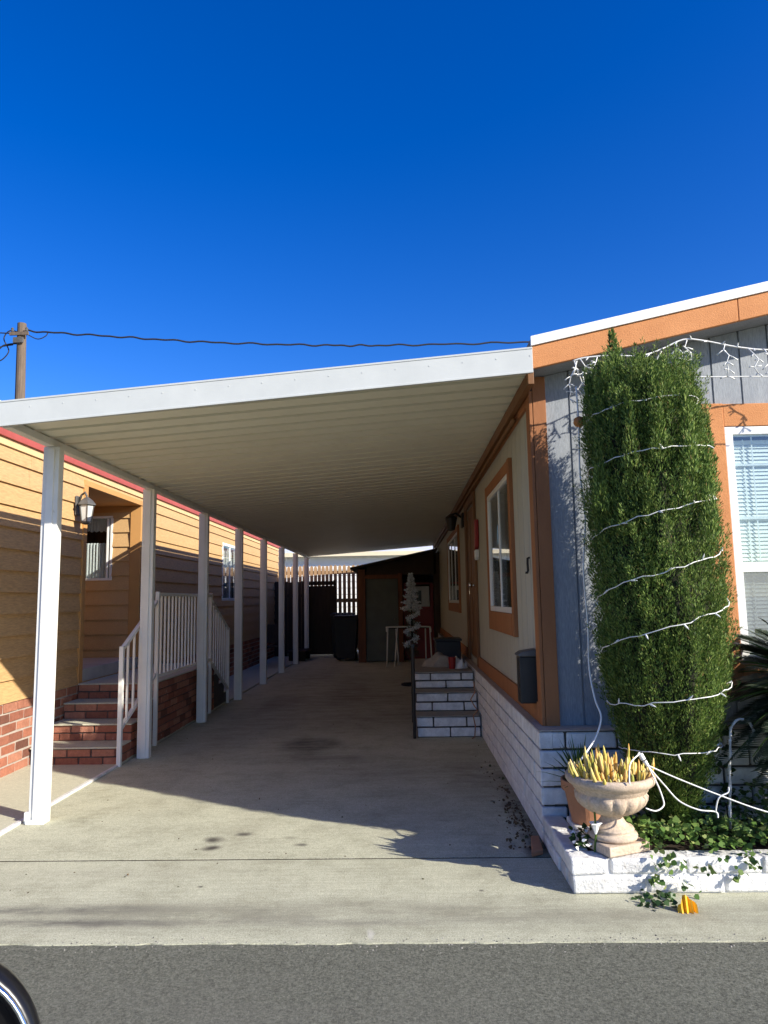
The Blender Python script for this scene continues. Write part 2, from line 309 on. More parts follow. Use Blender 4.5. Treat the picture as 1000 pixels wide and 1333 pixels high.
# apron slab sits 8 mm over the asphalt
mb = MB(); jag = [(-6 + i*.06, 3.132 + random.uniform(-.009, .007)) for i in range(201)]
mb.prism([(-60,3.13)] + jag + [(60,3.13),(60,4.086),(-60,4.086)], lambda p, a: (p[0], p[1], a), -.03, 0)
struct(mb.build('pavement', M['apron']))
mb = MB(); mb.prism([(-2.5,4.103),(.95,4.103),(.95,24),(-2.5,24)], lambda p, a: (p[0], p[1], a), -.05, .001)
struct(mb.build('driveway', M['concrete']))
mb = MB(); mb.prism([(-9,4.103),(-2.53,4.103),(-2.53,24),(-9,24)], lambda p, a: (p[0], p[1], a), -.05, .012)
struct(mb.build('side_path', M['pad']))
mb = MB(); mb.prism([(-2.528,4.103),(-2.502,4.103),(-2.502,6.36),(-2.528,6.36)], lambda p, a: (p[0], p[1], a), -.05, .018)
struct(mb.build('path_edging', M['white_block']))

mb = MB(); mb.prism([(-9,4.0862),(.77,4.0862),(.77,4.1028),(-9,4.1028)], lambda p, a: (p[0], p[1], a), -.03, -.0012)
struct(mb.build('expansion_joint', M['soil']))
# ------------------------------------------------------------------ generic pieces
PS = lambda u, w_, d: (.84 - d, u, w_)            # right home, side wall (faces -X)
PF = lambda u, w_, d: (u, 4.46 - d, w_)           # right home, front wall (faces -Y)
PL = lambda u, w_, d: (-3.33 + d, u, w_)          # left home, side wall (faces +X)
PR = lambda u, w_, d: (u, 8.97 - d, w_)           # left home, wall across the recess (faces -Y)
def cut(u0, u1, w0, w1, holes):
    us = sorted({u0, u1} | {h for a in holes for h in a[:2] if u0 < h < u1}); out = []
    for a, b in zip(us, us[1:]):
        m_ = (a+b)/2; iv = [(w0, w1)]
        for h in holes:
            if h[0] < m_ < h[1]:
                nv = []
                for p, q in iv:
                    if h[2] >= q or h[3] <= p: nv.append((p, q)); continue
                    if h[2] > p: nv.append((p, h[2]))
                    if h[3] < q: nv.append((h[3], q))
                iv = nv
        out += [(a, b, p, q) for p, q in iv]
    return out
def grooved(P, u0, u1, top, w0, holes, pitch, gap, d0, d1, off=0):
    """plywood siding with vertical grooves; top(u) gives the upper edge"""
    mb = MB(); n = int((u1-u0)/pitch)+2
    for i in range(n):
        a = max(u0, u0 + off + (i-1)*pitch + gap/2); b = min(u1, u0 + off + i*pitch - gap/2)
        if b <= a: continue
        for (p, q, r_, s_) in cut(a, b, w0, 99, holes):
            if s_ < 99: mb.boxm(P, p, q, r_, s_, d0, d1)
            else: mb.hexa([P(p,r_,d0),P(q,r_,d0),P(q,r_,d1),P(p,r_,d1),P(p,top(p),d0),P(q,top(q),d0),P(q,top(q),d1),P(p,top(p),d1)])
        for (p, q, r_, s_) in cut(b, min(u1, b+gap), w0, 99, holes):
            if s_ >= 99: s_ = top(p) - .002
            mb.boxm(P, p, q, r_, s_, d0+.001, d1-.011)
    return mb
def lap(P, u0, u1, w0, w1, h, holes, jitter=0):
    mb = MB(); z = w0
    while z < w1 - .01:
        t = min(z+h, w1)
        js = sorted(random.uniform(u0, u1) for _ in range(int((u1-u0)/4.2))); fake = [(j, j+.004, -9, -8) for j in js]
        for (a, b, p, q) in cut(u0, u1, z, t, holes + fake):
            if b - a < .006: continue
            g = lambda ww: .024 - .020*(ww - z)/h
            mb.hexa([P(a,p,-.02),P(b,p,-.02),P(b,p,g(p)),P(a,p,g(p)),P(a,q,-.02),P(b,q,-.02),P(b,q,g(q)),P(a,q,g(q))])
        z += h
    return mb
def blocks(P, u0, u1, w0, courses, ch, ln, gap, d0, d1, jit=.004, off=0, cut_top=None):
    mb = MB()
    for c in range(courses):
        a = u0 - (ln*.5 if (c+off) % 2 else 0); z = w0 + c*ch
        while a < u1 - .01:
            b = a + ln; p, q = max(a+gap/2, u0), min(b-gap/2, u1)
            if q - p > .02:
                j = lambda: random.uniform(-jit, jit)
                dd = d1 + j()
                mb.hexa([P(p+j(),z+gap/2+j()*.5,d0),P(q+j(),z+gap/2+j()*.5,d0),P(q+j(),z+gap/2+j()*.5,dd+j()),P(p+j(),z+gap/2+j()*.5,dd+j()),
                         P(p+j(),z+ch-gap/2+j()*.5,d0),P(q+j(),z+ch-gap/2+j()*.5,d0),P(q+j(),z+ch-gap/2+j()*.5,dd+j()),P(p+j(),z+ch-gap/2+j()*.5,dd+j())])
            a = b
    return mb
def window(parent, P, u0, u1, w0, w1, vert=(), horiz=(), fr=.045, pane='glass', back='drape', trim=None, tw=.12, blind=None, tmat='orange_wood', label=None, backd=-.10):
    mb = MB()
    for a, b, c, d in ((u0,u1,w1-fr,w1),(u0,u1,w0,w0+fr),(u0,u0+fr,w0+fr,w1-fr),(u1-fr,u1,w0+fr,w1-fr)): mb.boxm(P, a, b, c, d, -.06, .022)
    for x in vert: mb.boxm(P, x-fr*.45, x+fr*.45, w0+fr, w1-fr, -.04, .014)
    for z in horiz: mb.boxm(P, u0+fr, u1-fr, z-.03, z+.03, -.05, .018)
    wn = mb.build('window', M['vinyl'], parent, bevel=.003)
    if label: wn['label'] = label
    MB().boxm(P, u0+fr*.5, u1-fr*.5, w0+fr*.5, w1-fr*.5, .003, .007).build('pane', M[pane], wn)
    mb = MB(); mb.boxm(P, u0-.05, u1+.05, w0-.05, w1+.05, -.55, -.53)
    for a, b, c, d in ((u0-.05,u0-.03,w0-.05,w1+.05),(u1+.03,u1+.05,w0-.05,w1+.05)): mb.boxm(P, a, b, c, d, -.529, -.08)
    mb.boxm(P, u0-.029, u1+.029, w0-.05, w0-.03, -.529, -.08); mb.boxm(P, u0-.029, u1+.029, w1+.03, w1+.05, -.529, -.08)
    mb.build('room_recess', M['dark_int'], wn)
    if back:                                               # pleated curtain
        mb = MB(); n = 60; vs = []
        for i in range(n+1):
            u = u0+fr + (u1-u0-2*fr)*i/n; d = backd + .018*math.sin(i*1.1) + .006*math.sin(i*2.7)
            vs += [P(u, w0+fr, d), P(u, w1-fr, d*1.0)]
        mb.add(vs, [(2*i, 2*i+2, 2*i+3, 2*i+1) for i in range(n)]); mb.build('curtain', M[back], wn, smooth=True, recalc=False)
    if blind:
        mb = MB(); z = blind[0]
        while z < blind[1]:
            dz = random.uniform(-.001, .001); mb.hexa([P(u0+fr+.01,z+dz,-.052),P(u1-fr-.01,z,-.052),P(u1-fr-.01,z+.030,-.066),P(u0+fr+.01,z+.030+dz,-.066),
                     P(u0+fr+.01,z+dz,-.0495),P(u1-fr-.01,z,-.0495),P(u1-fr-.01,z+.030,-.0635),P(u0+fr+.01,z+.030+dz,-.0635)]); z += .0245
        for x in (u0+fr+.09, (u0+u1)/2, u1-fr-.09): mb.boxm(P, x-.004, x+.004, blind[0]-.01, blind[1]+.01, -.047, -.046)
        mb.build('blind', M['blind'], wn)
    if trim:
        mb = MB(); t, bt = tw, trim
        mb.boxm(P, u0-t, u0-.002, w0-bt, w1+t, -.02, .030); mb.boxm(P, u1+.002, u1+t, w0-bt, w1+t, -.02, .030)
        mb.boxm(P, u0-.002, u1+.002, w1+.002, w1+t-.003, -.02, .027); mb.boxm(P, u0-.002, u1+.002, w0-bt+.003, w0-.002, -.02, .034)
        mb.build('window_trim', M[tmat], wn, bevel=.004)
    return wn

# ------------------------------------------------------------------ carport
ZR = lambda x: 2.540 + .070*(x + 2.42)                # underside of the roof pans
cp = thing('carport', 'long white metal carport roof on slim posts covering the driveway', 'carport', (-.8, 4.2, 0))
mb = MB(); prof = []
y = 4.16; rib = .205
while y < 18.4:
    prof += [(y, 0), (y+rib-.055, 0), (y+rib-.047, .076), (y+rib-.008, .076)]; y += rib
X0, X1 = -2.475, .80
vsx = []
for (yy, dz) in prof: vsx += [(X0, yy, ZR(X0)+dz), (X1, yy, ZR(X1)+dz)]
mb.add(vsx, [(2*i, 2*i+1, 2*i+3, 2*i+2) for i in range(len(prof)-1)])
o = mb.build('roof_panel', M['roof_pan'], cp, recalc=False)
sm = o.modifiers.new('thickness', 'SOLIDIFY'); sm.thickness = .004; sm.offset = 1
def slope_bar(mb, xa, xb, y0, y1, lo, hi):
    mb.hexa([(xa,y0,ZR(xa)+lo),(xb,y0,ZR(xb)+lo),(xb,y1,ZR(xb)+lo),(xa,y1,ZR(xa)+lo),(xa,y0,ZR(xa)+hi),(xb,y0,ZR(xb)+hi),(xb,y1,ZR(xb)+hi),(xa,y1,ZR(xa)+hi)])
FB = lambda x: 2.468 + .079*(x + 2.42)
def fbar(mb, y0, y1, lo, hi, xa=-2.515, xb=.795):
    mb.hexa([(xa,y0,FB(xa)+lo),(xb,y0,FB(xb)+lo),(xb,y1,FB(xb)+lo),(xa,y1,FB(xa)+lo),(xa,y0,FB(xa)+hi),(xb,y0,FB(xb)+hi),(xb,y1,FB(xb)+hi),(xa,y1,FB(xa)+hi)])
mb = MB(); fbar(mb, 4.125, 4.140, .004, .152); fbar(mb, 4.1215, 4.1249, .0, .014); fbar(mb, 4.1215, 4.1249, .146, .158); fbar(mb, 4.1405, 4.158, .141, .152); fbar(mb, 4.1405, 4.156, .004, .012)
fa_ = mb.build('fascia', M['fascia_metal'], cp, bevel=.002)
mb = MB()
for i in range(17):
    x = -2.42 + .2*i; mb.tube([(x,4.1255,FB(x)+.105),(x,4.1225,FB(x)+.105)], .0038, 6)
fa_s = mb.build('screw_heads', M['fascia_metal'], fa_); fa_s['kind'] = 'stuff'
mb = MB(); mb.box(-2.440, -2.380, 4.22, 18.4, 2.485, 2.534); mb.build('beam', M['white_metal'], cp, bevel=.003)
mb = MB(); mb.box(-2.492, -2.478, 4.1755, 18.42, 2.617, 2.670); y = 4.16
while y < 18.3: mb.box(-2.474, -2.460, y+.002, y+rib-.052, ZR(-2.47)+.006, 2.6165); y += rib  # infill blocks between ribs, added to stop sunlight crossing the roof edge
mb.build('edge_trim_light_stop', M['white_metal'], cp, bevel=.002)
mb = MB(); mb.box(.775, .812, 4.2, 18.3, 2.675, 2.755); mb.build('ledger', M['brown_wood'], cp, bevel=.003)
def post_mesh(x, y):
    mb = MB(); b = .007
    mb.box(x-.055, x+.055, y-.0375, y-.0305, .0, 2.4845)              # front web
    mb.box(x-.055, x-.048, y-.0304, y+.035, .0, 2.4845); mb.box(x+.048, x+.055, y-.0304, y+.035, .0, 2.4845)
    mb.box(x-.026, x+.026, y-.0485, y-.0376, .0, 2.47)               # raised middle rib
    mb.box(x-.0479, x+.0479, y+.028, y+.0349, .0, 2.4845)
    return mb
p0 = post_mesh(-2.40, 4.80).build('post', M['white_metal'], cp, bevel=.003)
mb = MB(); mb.box(-2.475, -2.456, 4.745, 4.80, .002, .075); mb.box(-2.455-.005, -2.34, 4.735, 4.75, .002, .03); mb.build('foot_bracket', M['white_metal'], p0, bevel=.002)
for k in range(1, 8): dup(p0, cp, (-.008*k, 1.91*k, 0))

# ------------------------------------------------------------------ right-hand home
RK = lambda x: 2.765 + .213*(x - .8)                  # underside of the rake
hm = thing('mobile_home', 'grey mobile home with orange trim and white block skirting beside the carport', 'house', (.84, 4.46, 0))
WIN1, WIN2, DOOR, FW = (5.45, 6.82, 1.28, 2.36), (10.6, 13.0, 1.33, 2.40), (8.22, 9.18, .70, 2.52), (2.03, 3.15, .98, 2.44)
grooved(PS, 4.46, 18.2, lambda u: 2.75, .62, [WIN1, WIN2, DOOR], .203, .010, -.06, 0, off=.08).build('side_wall', M['bounce_tinted_siding'], hm)
grooved(PF, .842, 4.6, lambda u: RK(u)+.01, .60, [FW], .182, .012, -.06, 0, off=.235).build('front_wall', M['slate_siding'], hm)
mb = MB(); mb.boxm(PS, 18.2, 18.26, .6, 2.75, -3.8, 0); mb.boxm(PF, 4.6, 4.66, .6, RK(4.6), -13.7, 0); mb.build('rear_wall', M['bounce_tinted_siding'], hm)
mb = MB(); mb.boxm(PF, .842, .925, .62, RK(.93), .001, .024); mb.boxm(PS, 4.437, 4.555, .63, 2.70, .001, .022)
mb.build('corner_trim', M['orange_wood'], hm, bevel=.003)
mb = MB(); mb.boxm(PS, 4.556, 8.1, .632, .755, .001, .022); mb.boxm(PS, 9.3, 18, .632, .755, .001, .022); mb.boxm(PS, 4.556, 18.2, 2.63, 2.70, .001, .020)
mb.build('skirt_trim', M['orange_wood'], hm, bevel=.003)
# roof
rf = MB()
def slab(mb, x0, x1, y0, y1, lo, hi, g=RK):
    mb.hexa([(x0,y0,g(x0)+lo),(x1,y0,g(x1)+lo),(x1,y1,g(x1)+lo),(x0,y1,g(x0)+lo),(x0,y0,g(x0)+hi),(x1,y0,g(x1)+hi),(x1,y1,g(x1)+hi),(x0,y1,g(x0)+hi)])
slab(rf, .80, 4.6, 4.19, 18.4, .1405, .190); roof = rf.build('roof', M['roof_shingle'], hm)
mb = MB(); slab(mb, .797, 4.6, 4.172, 4.189, .140, .2); mb.build('drip_edge', M['white_paint'], roof, bevel=.002)
mb = MB(); slab(mb, .80, 2.05, 4.185, 4.215, 0, .139); mb.build('rake_board', M['orange_stucco'], roof, bevel=.004)
mb = MB(); slab(mb, 2.053, 4.6, 4.185, 4.215, 0, .139); mb.build('rake_board', M['orange_stucco'], roof, bevel=.004)
mb = MB(); slab(mb, .80, 4.6, 4.2155, 4.46, .012, .030); mb.build('soffit', M['slate_siding'], roof)
mb = MB(); slab(mb, .801, .835, 4.2155, 18.3, .075, .139); mb.build('eave_board', M['white_paint'], roof)
# skirting of painted block
PSk = lambda u, w_, d: (.77 - d, u, w_)
PFk = lambda u, w_, d: (u, 4.30 - d, w_)
sk = blocks(PSk, 4.30, 18.2, .0, 6, .104, .40, .011, -.08, 0, .002).build('skirting', M['white_skirt'], hm, bevel=.004, segs=1)
blocks(PFk, .772, 4.6, .0, 6, .104, .30, .014, -.08, .0, .003).build('skirting', M['white_skirt'], hm, bevel=.006, segs=1)
mb = MB(); mb.box(.79, .86, 4.32, 18.2, 0, .62); mb.box(.86, 4.6, 4.32, 4.38, 0, .62); mb.build('skirting_mortar', M['dark_mortar'], hm)
mb = MB(); mb.box(.768, .838, 4.298, 18.2, .6245, .6305); mb.box(.838, 4.6, 4.298, 4.458, .6245, .6305); mb.build('skirting_cap', M['mortar'], hm)
window(hm, PS, *WIN1, vert=(6.12,), trim=.17, tw=.095, label='side window with white sliding frame and wide orange trim')
window(hm, PS, *WIN2, vert=(11.4, 12.2), trim=.14, tw=.085, back='curtain', label='far triple side window with white frames')
window(hm, PF, *FW, horiz=(1.56,), trim=.14, tw=.15, fr=.05, pane='glass_front', back=None, blind=(1.04, 2.36), tmat='orange_stucco', label='front sash window with white frame and lowered blind')
fw_ = [c for c in hm.children if c.name.startswith('window')][-1]
MB().boxm(PF, 2.085, 3.095, 1.035, 1.528, .0105, .0115).build('insect_screen', M['screen'], fw_)
mb = MB()
for x_ in (2.22, 2.40, 2.58, 2.80, 2.98): mb.boxm(PF, x_-.004, x_+.004, 1.60, 2.385, -.040, -.038)
mb.boxm(PF, 2.09, 3.09, 2.20, 2.212, -.045, -.034); mb.boxm(PF, 2.09, 2.34, 1.86, 1.878, -.040, -.030)
mb.build('window_bar', M['vinyl'], fw_)
# house door with its casing
dr = MB().boxm(PS, 8.24, 9.16, .71, 2.50, -.035, .0).build('door', M['brown_wood'], hm, bevel=.004)
mb = MB()
for a, b, c, d in ((8.34,8.66,.85,1.45),(8.74,9.06,.85,1.45),(8.34,8.66,1.6,2.38),(8.74,9.06,1.6,2.38)): mb.boxm(PS, a, b, c, d, .001, .012)
mb.build('door_panel', M['brown_wood'], dr, bevel=.005)
MB().tube([PS(8.32,1.55,0), PS(8.32,1.55,.05)], .012).tube([PS(8.32,1.55,.05), PS(8.32,1.551,.085)], [.028,.026], 12).build('handle', M['chrome'], dr, smooth=True)
mb = MB(); mb.boxm(PS, 8.08, 8.218, .64, 2.62, .001, .03); mb.boxm(PS, 9.182, 9.32, .64, 2.62, .001, .03); mb.boxm(PS, 8.218, 9.182, 2.522, 2.62, .001, .028)
mb.build('door_casing', M['brown_wood'], hm, bevel=.004)
# small dark numeral-like hook on the side wall
mb = MB(); mb.tube([PS(4.735,1.66,.004), PS(4.735,1.655,.018), PS(4.735,1.62,.02), PS(4.735,1.575,.018), PS(4.735,1.56,.024), PS(4.735,1.562,.036)], .008, 6)
tag(mb.build('wall_hook', M['black']), 'small black metal hook on the grey side wall, near the front corner', 'hook')
# downpipe / conduit beneath the carport eave
tag(MB().tube([(.795,4.9,2.635),(.797,9,2.63),(.80,17.9,2.62)], .016, 8).build('conduit', M['brown_wood'], smooth=True), 'thin brown pipe running along the top of the grey side wall', 'pipe')
# mailbox on the wall
mbx = thing('mailbox', 'black metal wall mailbox with worn lid near the front corner', 'mailbox', (.84, 4.95, .72))
mb = MB(); mb.prism([(4.60,.74),(4.72,.74),(4.72,1.03),(4.60,1.03)], lambda p, a: (.84-a, p[0], p[1]), .001, .12); mb.build('body', M['black'], mbx, bevel=.008)
mb = MB(); mb.prism([(.0,1.031),(.125,1.031),(.128,1.042),(.10,1.060),(.0,1.075)], lambda p, a: (.839-p[0], a, p[1]), 4.585, 4.735); mb.build('lid', M['lamp_metal'], mbx, bevel=.004)

# wall lamp over the door and hanging ornament
wl = thing('wall_lamp', 'dark metal wall lamp high beside the house door under the carport', 'lamp', (.84, 9.75, 2.4))
MB().boxm(PS, 9.66, 9.84, 2.36, 2.56, .001, .03).build('back_plate', M['black'], wl, bevel=.006)
MB().tube([PS(9.75,2.50,.03), PS(9.75,2.56,.10), PS(9.75,2.54,.17)], .014, 8).build('arm', M['black'], wl, smooth=True)
MB().lathe([(.02,.13),(.075,.09),(.085,.07),(.07,.0),(.05,-.09),(.02,-.10)], (.67,9.75,2.42), 12).build('lamp_shade', M['black'], wl)
orn = thing('ornament', 'red stocking with white cuff hanging on the grey side wall by the door', 'ornament', (.80, 7.85, 2.0))
mb = MB(); mb.prism([(7.80,2.26),(7.91,2.26),(7.91,2.07),(7.95,1.98),(7.90,1.93),(7.83,1.96),(7.80,2.05)], lambda p, a: (.838-a, p[0], p[1]), .001, .045); mb.build('sock', M['red_metal'], orn, bevel=.012)
mb = MB(); mb.prism([(7.81,1.928),(7.905,1.925),(7.90,1.85),(7.86,1.81),(7.82,1.85)], lambda p, a: (.838-a, p[0], p[1]), .001, .05); mb.build('cuff', M['wire_white'], orn, bevel=.012)

# ------------------------------------------------------------------ white block steps at the right
st = thing('block_steps', 'white block doorsteps with grey carpet treads against the right-hand home', 'steps', (.43, 7.5, 0))
ys, zs = [7.5, 7.8, 8.1, 9.9], [.205, .405, .585]
for i in range(3):
    Pst = lambda u, w_, d, yy=ys[i]: (u, yy - d, w_)
    z0 = 0 if i == 0 else zs[i-1] + .012
    ch = (zs[i] - z0)/2
    blocks(Pst, .11, .755, z0, 2, ch, .34, .016, -.08, 0, .003, off=i).build('riser', M['white_skirt'], st, bevel=.005, segs=1)
    MB().box(.115, .757, ys[i]+.015, ys[i+1] - (.001 if i < 2 else 0), 0, zs[i]-.002).build('core', M['dark_mortar'], st)
    MB().box(.10, .758, ys[i]-.014, ys[i+1]-.002+(.0 if i < 2 else .01), zs[i], zs[i]+.012).build('tread', M['mat'], st, bevel=.003)
rl = thing('iron_railing', 'black iron handrail along the open side of the white block steps', 'railing', (.09, 7.5, 0))
mb = MB(); mb.tube([(.085,7.46,0),(.085,7.46,.93)], .016, 8); mb.build('post', M['black'], rl)
MB().tube([(.085,8.42,0),(.085,8.42,.90)], .016, 8).build('post', M['black'], rl)
MB().tube([(.085,7.43,.925),(.085,8.45,.905)], .02, 8).build('handrail', M['black'], rl)
for i in range(6):
    yy = 7.60 + i*.135
    MB().tube([(.085,yy,.10),(.085,yy,.915)], .008, 6).build('baluster', M['black'], rl)
MB().tube([(.085,7.46,.10),(.085,8.42,.10)], .010, 6).build('bottom_rail', M['black'], rl)
# things lying on the landing
def crumple(name, c, rx, ry, h, mat, seed, n=22, parent=None):
    r_ = np.random.default_rng(seed); V = []; F = []
    ph = r_.uniform(0, 6.28, 8); fr_ = r_.uniform(5, 16, 8); an = r_.uniform(0, 6.28, 8)
    for side in (1, 0):
        for i in range(n+1):
            for j in range(n+1):
                u, v = i/n*2-1, j/n*2-1; d = max(0, 1-(u*u+v*v))
                z = h*d**.6*(.55+.45*sum(math.sin(fr_[k]*(u*math.cos(an[k])+v*math.sin(an[k]))*.6+ph[k]) for k in range(8))/3)*side
                q = 1/max(1, math.sqrt(u*u+v*v))
                V.append((c[0]+u*q*rx, c[1]+v*q*ry, c[2]+max(z, .004*side)))
    m_ = (n+1)**2
    for i in range(n):
        for j in range(n):
            a = i*(n+1)+j; F.append((a, a+n+1, a+n+2, a+1)); F.append((m_+a, m_+a+1, m_+a+n+2, m_+a+n+1))
    return npmesh(name, V, F, mat, parent, True)
tag(crumple('crumpled_cloth', (.42,8.75,.598), .22, .20, .20, M['cloth'], 3), 'crumpled grey cloth heaped in the middle of the white step landing', 'cloth')
tag(crumple('plastic_bag', (.63,8.5,.598), .10, .13, .15, M['wire_white'], 5), 'small white plastic bag slumped on the landing beside the wall', 'bag')
tag(MB().lathe([(.035,0),(.045,.13),(.040,.13),(.032,.01)], (.545,8.42,.598), 14).build('cup', M['red_metal'], smooth=False), 'red cup on the white step landing between cloth and bag', 'cup')
bx = thing('storage_bin', 'black lidded bin at the far end of the white step landing', 'bin', (.55,9.5,.6))
MB().box(.40,.72,9.3,9.7,.598,.86).build('body', M['black_plastic'], bx, bevel=.01); MB().box(.385,.735,9.285,9.715,.861,.89).build('lid', M['black_plastic'], bx, bevel=.006)
tag(MB().tube([(.70,7.47,.56),(.705,7.46,.45),(.66,7.455,.38),(.70,7.45,.31),(.73,7.46,.27),(.68,7.45,.22),(.70,7.46,.12),(.69,7.45,.01),(.66,7.40,.008)], .006, 6).build('extension_cord', M['terracotta'], smooth=True), 'thin reddish cord dangling down the right of the white block steps', 'cord')

# ------------------------------------------------------------------ left-hand home
lh = thing('ochre_mobile_home', 'ochre lap-sided mobile home with red fascia and brick base on the left', 'house', (-3.33, 4.6, 0))
LW2 = (13.05, 14.25, 1.43, 2.50); REC = (7.37, 8.97, .62, 2.64)
lap(PL, 4.6, 19.0, .60, 2.735, .183, [REC, LW2]).build('siding', M['yellow_siding'], lh)
PE = lambda u, w_, d: (u, 4.598 - d, w_)
lap(PE, -7.5, -3.335, .60, 2.80, .183, []).build('end_wall', M['yellow_siding'], lh)
blocks(PE, -7.5, -3.315, .0, 7, .0855, .225, .016, -.06, .012, .004, off=1).build('brick_base', M['brick'], lh, bevel=.003, segs=1)
MB().boxm(PE, -3.42, -3.30, .602, 2.736, -.02, .032).build('corner_trim', M['ochre_trim'], lh, bevel=.003)
MB().box(-7.5, -3.37, 4.603, 4.62, .0, 2.74).build('end_sheathing', M['mortar'], lh); MB().box(-7.5, -3.36, 18.98, 19.0, .0, 2.74).build('end_wall', M['yellow_siding'], lh)
MB().boxm(PL, 4.6, 19.0, 2.737, 2.80, -.02, .030).build('frieze_board', M['frieze'], lh, bevel=.003)
lr = MB().hexa([(-3.36,4.4,2.80),(-3.36,19.2,2.80),(-7.8,19.2,3.45),(-7.8,4.4,3.45),(-3.36,4.4,2.86),(-3.36,19.2,2.86),(-7.8,19.2,3.51),(-7.8,4.4,3.51)]).build('roof', M['roof_shingle'], lh)
MB().box(-3.358, -3.275, 4.4, 19.2, 2.801, 2.885).build('fascia', M['red_fascia'], lr, bevel=.004)
# entrance recess
lap(PR, -4.6, -3.45, .66, 2.56, .183, [(-4.12,-3.68,1.70,2.52)]).build('recess_wall', M['yellow_siding'], lh)
mb = MB(); mb.box(-4.62, -4.60, 7.37, 8.97, .6, 2.64); mb.box(-4.62, -3.352, 7.345, 7.369, .6, 2.64); mb.box(-4.6, -3.34, 7.37, 8.99, 2.6405, 2.66); mb.box(-4.6,-3.45,8.951,8.97,2.56,2.64)
mb.build('recess_lining', M['ochre_trim'], lh)
mb = MB(); mb.box(-3.449, -3.312, 8.935, 9.0, .66, 2.639); mb.boxm(PL, 7.29, 7.372, .60, 2.639, .0, .030); mb.boxm(PL, 9.0, 9.08, .66, 2.639, .0, .030); mb.boxm(PL, 7.29, 9.08, 2.6395, 2.70, .0, .029)
mb.build('recess_trim', M['ochre_trim'], lh, bevel=.003)
mb = MB(); mb.box(-4.6, -3.31, 7.374, 8.934, .62, .745); mb.build('threshold', M['band_grey'], lh, bevel=.004)
window(lh, PR, -4.12, -3.68, 1.70, 2.52, horiz=(), vert=(-3.745,), fr=.03, back=None, label='narrow white window inside the entrance recess')
wn = [c for c in lh.children if c.name.startswith('window')][0]
mb = MB(); vs = []
for i in range(41):
    u = -4.08 + .30*i/40; d = -.07+.014*math.sin(i*1.2); vs += [PR(u,1.73,d), PR(u,2.17+.012*abs(math.sin(i*.6)),d)]
mb.add(vs, [(2*i,2*i+2,2*i+3,2*i+1) for i in range(40)]); vs = []
for i in range(41):
    u = -4.08 + .36*i/40; d = -.065+.012*math.sin(i*1.4); vs += [PR(u,2.34-.02*abs(math.sin(i*.45)),d), PR(u,2.50,d)]
mb.add(vs, [(2*i,2*i+2,2*i+3,2*i+1) for i in range(40)]); mb.build('curtain', M['curtain'], wn, recalc=False, smooth=True)
window(lh, PL, *LW2, vert=(13.65,), fr=.05, back='curtain', label='white framed side window high in the ochre siding')
PB = lambda u, w_, d: (-3.315 + d, u, w_)
blocks(PB, 4.6, 19.0, .0, 7, .0855, .225, .016, -.08, 0, .004).build('brick_base', M['brick'], lh, bevel=.003, segs=1)
MB().box(-3.40, -3.322, 4.6, 19.0, 0, .597).build('brick_mortar', M['mortar'], lh)
# vertical down-spout corner seam on the siding
MB().boxm(PL, 11.55, 11.62, .7, 2.735, .010, .034).build('seam_strip', M['yellow_siding'], lh)
# lantern
ln = thing('wall_lantern', 'grey coach lantern with frosted panes beside the entrance recess', 'lamp', (-3.31, 7.12, 2.2))
MB().boxm(PL, 7.07, 7.17, 2.30, 2.50, .025, .045).build('back_plate', M['lamp_metal'], ln, bevel=.01)
MB().tube([PL(7.12,2.42,.04), PL(7.12,2.51,.07), PL(7.11,2.535,.11), PL(7.10,2.495,.135)], .012, 8).build('arm', M['lamp_metal'], ln, smooth=True)
lc = (-3.195, 7.10, 2.235)
MB().lathe([(.048,0),(.072,.165),(.001,.165)], lc, 6).build('lamp_glass', M['lamp_glass'], ln)
mb = MB(); mb.lathe([(.095,.166),(.092,.178),(.062,.215),(.03,.24),(.012,.25),(.001,.268)], lc, 6); mb.lathe([(.02,-.03),(.050,-.018),(.052,-.001),(.001,-.0005)], lc, 6)
for k in range(6):
    a = k*math.pi/3; mb.tube([(lc[0]+.050*math.cos(a), lc[1]+.050*math.sin(a), lc[2]), (lc[0]+.075*math.cos(a), lc[1]+.075*math.sin(a), lc[2]+.165)], .006, 5)
mb.build('lantern_frame', M['lamp_metal'], ln)

# ------------------------------------------------------------------ brick entrance steps with white railings
bs = thing('brick_steps', 'red brick entrance steps and landing against the ochre home', 'steps', (-2.9, 6.4, 0))
XA, XB = -3.305, -2.53
ysb = [6.40, 6.70, 7.00, 7.30]; zsb = [.155, .305, .455, .605]
mbb = MB(); core = MB()
for i in range(4):
    Pst = lambda u, w_, d, yy=ysb[i]: (u, yy - d, w_)
    z0 = 0 if i == 0 else zsb[i-1]
    b_ = blocks(Pst, XA, XB, z0, 2, .0725, .215, .012, -.08, 0, .003, off=i); mbb.add(b_.v, b_.f)
    yb = ysb[i+1] if i < 3 else 9.6
    core.box(XA, XB-.012, ysb[i]+.012, yb+.011, 0, zsb[i]-.002)
    MB().box(XA, XB+.006, ysb[i]-.018, yb-.004, zsb[i]-.009, zsb[i]+.006).build('tread', M['pad'], bs, bevel=.006)
for i in range(3):                                      # far flight down
    y0 = 9.6 + .28*i; zt = .455-.15*i
    core.box(XA, XB-.012, y0+.012, y0+.29, 0, zt-.002)
    MB().box(XA, XB+.006, y0+.001, y0+.285, zt-.001, zt+.012).build('tread', M['pad'], bs, bevel=.006)
Psd = lambda u, w_, d: (XB + d, u, w_)
for (a, b, c) in ((6.41,6.69,2),(6.70,6.99,4),(7.0,7.29,6),(7.3,9.6,8)):
    b_ = blocks(Psd, a, b, 0, c, .0745, .215, .012, -.08, 0, .0025, off=int(a*10)); mbb.add(b_.v, b_.f)
